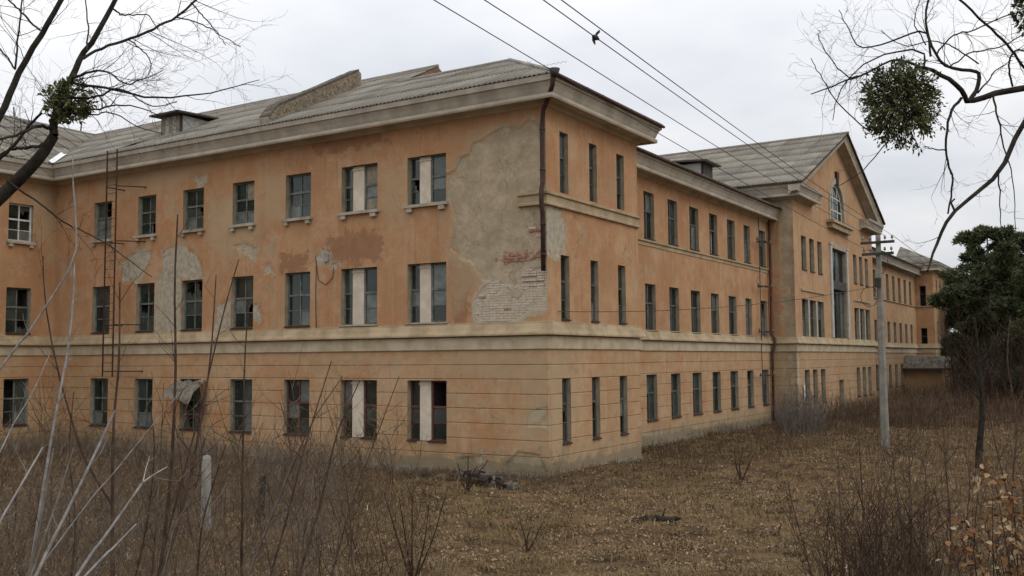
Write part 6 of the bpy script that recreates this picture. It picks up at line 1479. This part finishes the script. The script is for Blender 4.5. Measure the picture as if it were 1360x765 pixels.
def bare_tree(px, d, top, label, seed, mat='bark_mid', group=None, r=None, lvl=3, cat='tree', foot=None, spread=0.55):
    rs = np.random.RandomState(seed); b = CAM + ray(px, 466) * d if foot is None else foot; g = float(gz(b[0], b[1])); zt = pp(px, top, d)[2]; H = zt - g; polys = []
    p0 = np.array([b[0], b[1], g - 0.1]); tp = [p0]; dd = np.array([0, 0, 1.0])
    for i in range(9): dd = vnorm(dd + rs.normal(0, 0.05, 3) + np.array([0, 0, 0.1])); tp.append(tp[-1] + dd * H * 0.1)
    tp = np.array(tp); r = r or 0.011 * H; tr = np.linspace(r, r * 0.18, 10); tws = []
    for k in range(11):
        t = rs.uniform(0.3, 1.0) * 8.9; i = int(t); q = tp[i] + (tp[i + 1] - tp[i]) * (t - i); a = rs.uniform(0, 2 * math.pi); nd = vnorm(np.array([math.cos(a), math.sin(a), rs.uniform(0.6, 1.5)]))
        grow(tws, q, nd, H * rs.uniform(0.2, 0.36) * (1.15 - t / 12), tr[i] * 0.5, lvl - 1, rs, spread, (3, 4), 0.2, 0, 5, 0.12, 0.35)
    return tree_thing('bare_tree', label, cat, tuple(p0), [('trunk', [(tp, tr)], 8, mat, None), ('branches', tws, 4, mat, 'stuff')], group)
# dark slim trunk in front of the pines
f = gpoint(1300, 622); bare_tree(1300, float((f - CAM) @ FW), 395, 'slim dark trunk with bare limbs in front of the pines', 211, 'bark', foot=f, r=0.115)
GB = 'bare trees showing behind the roof and among the pines'
for i, (px, d, top, lab) in enumerate([(-20, 70, 92, 'hazy bare tree behind the roof at the left edge'), (28, 74, 85, 'twiggy bare tree behind the left wing roof beside the chimney'), (70, 80, 110, 'bare tree top behind the roof valley'),
        (1203, 112, 343, 'bare tree top just above the far wing roof'), (1232, 108, 348, 'bare tree top above the far pavilion'), (1216, 125, 345, 'faint bare tree top between the two above the far roof'),
        (1266, 70, 400, 'bare trunked tree at the dark far corner of the building'), (1330, 60, 400, 'bare tree standing in front of the broad pine'), (1352, 54, 430, 'low bare tree at the right edge below the pines'), (1285, 78, 420, 'bare tree lost in the shade under the pines'), (1312, 72, 410, 'bare tree under the tallest pine')]):
    bare_tree(px, d, top, lab, 220 + i, 'bark_mid' if i < 6 else 'bark', GB, lvl=3)
# far wood closing the horizon
def far_wood():
    rs = np.random.RandomState(77); Vs = []; n = 5200
    a = VAZ + np.radians(rs.uniform(-50, 60, n)); r = rs.uniform(118, 190, n); x = CAM[0] + r * np.sin(a); y = CAM[1] + r * np.cos(a)
    k = a > VAZ + math.atan((1225 - 680) / FPX) ; k |= rs.rand(n) < 0.35; x, y, r = x[k], y[k], r[k]; n = len(x); h = rs.uniform(3, 8.5, n); seg = 4; t = np.linspace(0, 1, seg)[None]
    P = np.empty((n, seg, 3)); P[..., 0] = x[:, None] + rs.normal(0, 0.3, (n, seg)); P[..., 1] = y[:, None] + rs.normal(0, 0.3, (n, seg)); P[..., 2] = h[:, None] * t
    m = n * 7; idx = np.repeat(np.arange(n), 7); tt = rs.uniform(0.15, 1, m); b = np.stack([x[idx], y[idx], h[idx] * tt], 1); dv = rs.normal(0, 1, (m, 3)) * np.array([1, 1, 0.7]) + [0, 0, 0.6]; L = rs.uniform(0.6, 2.0, m)[:, None]
    Q = np.stack([b, b + dv * L * 0.5, b + dv * L], 1)
    V, F = mesh_of([(P, np.repeat(np.linspace(0.14, 0.04, seg)[None], n, 0)), (Q, np.repeat(np.array([[0.06, 0.045, 0.02]]), m, 0))]); o = link(bpy.data.objects.new('far_wood', quads_mesh('far_wood', V, F, M['bark_mid'], False))); tag(o, 'distant leafless wood closing the horizon', 'wood', kind='stuff')
far_wood()
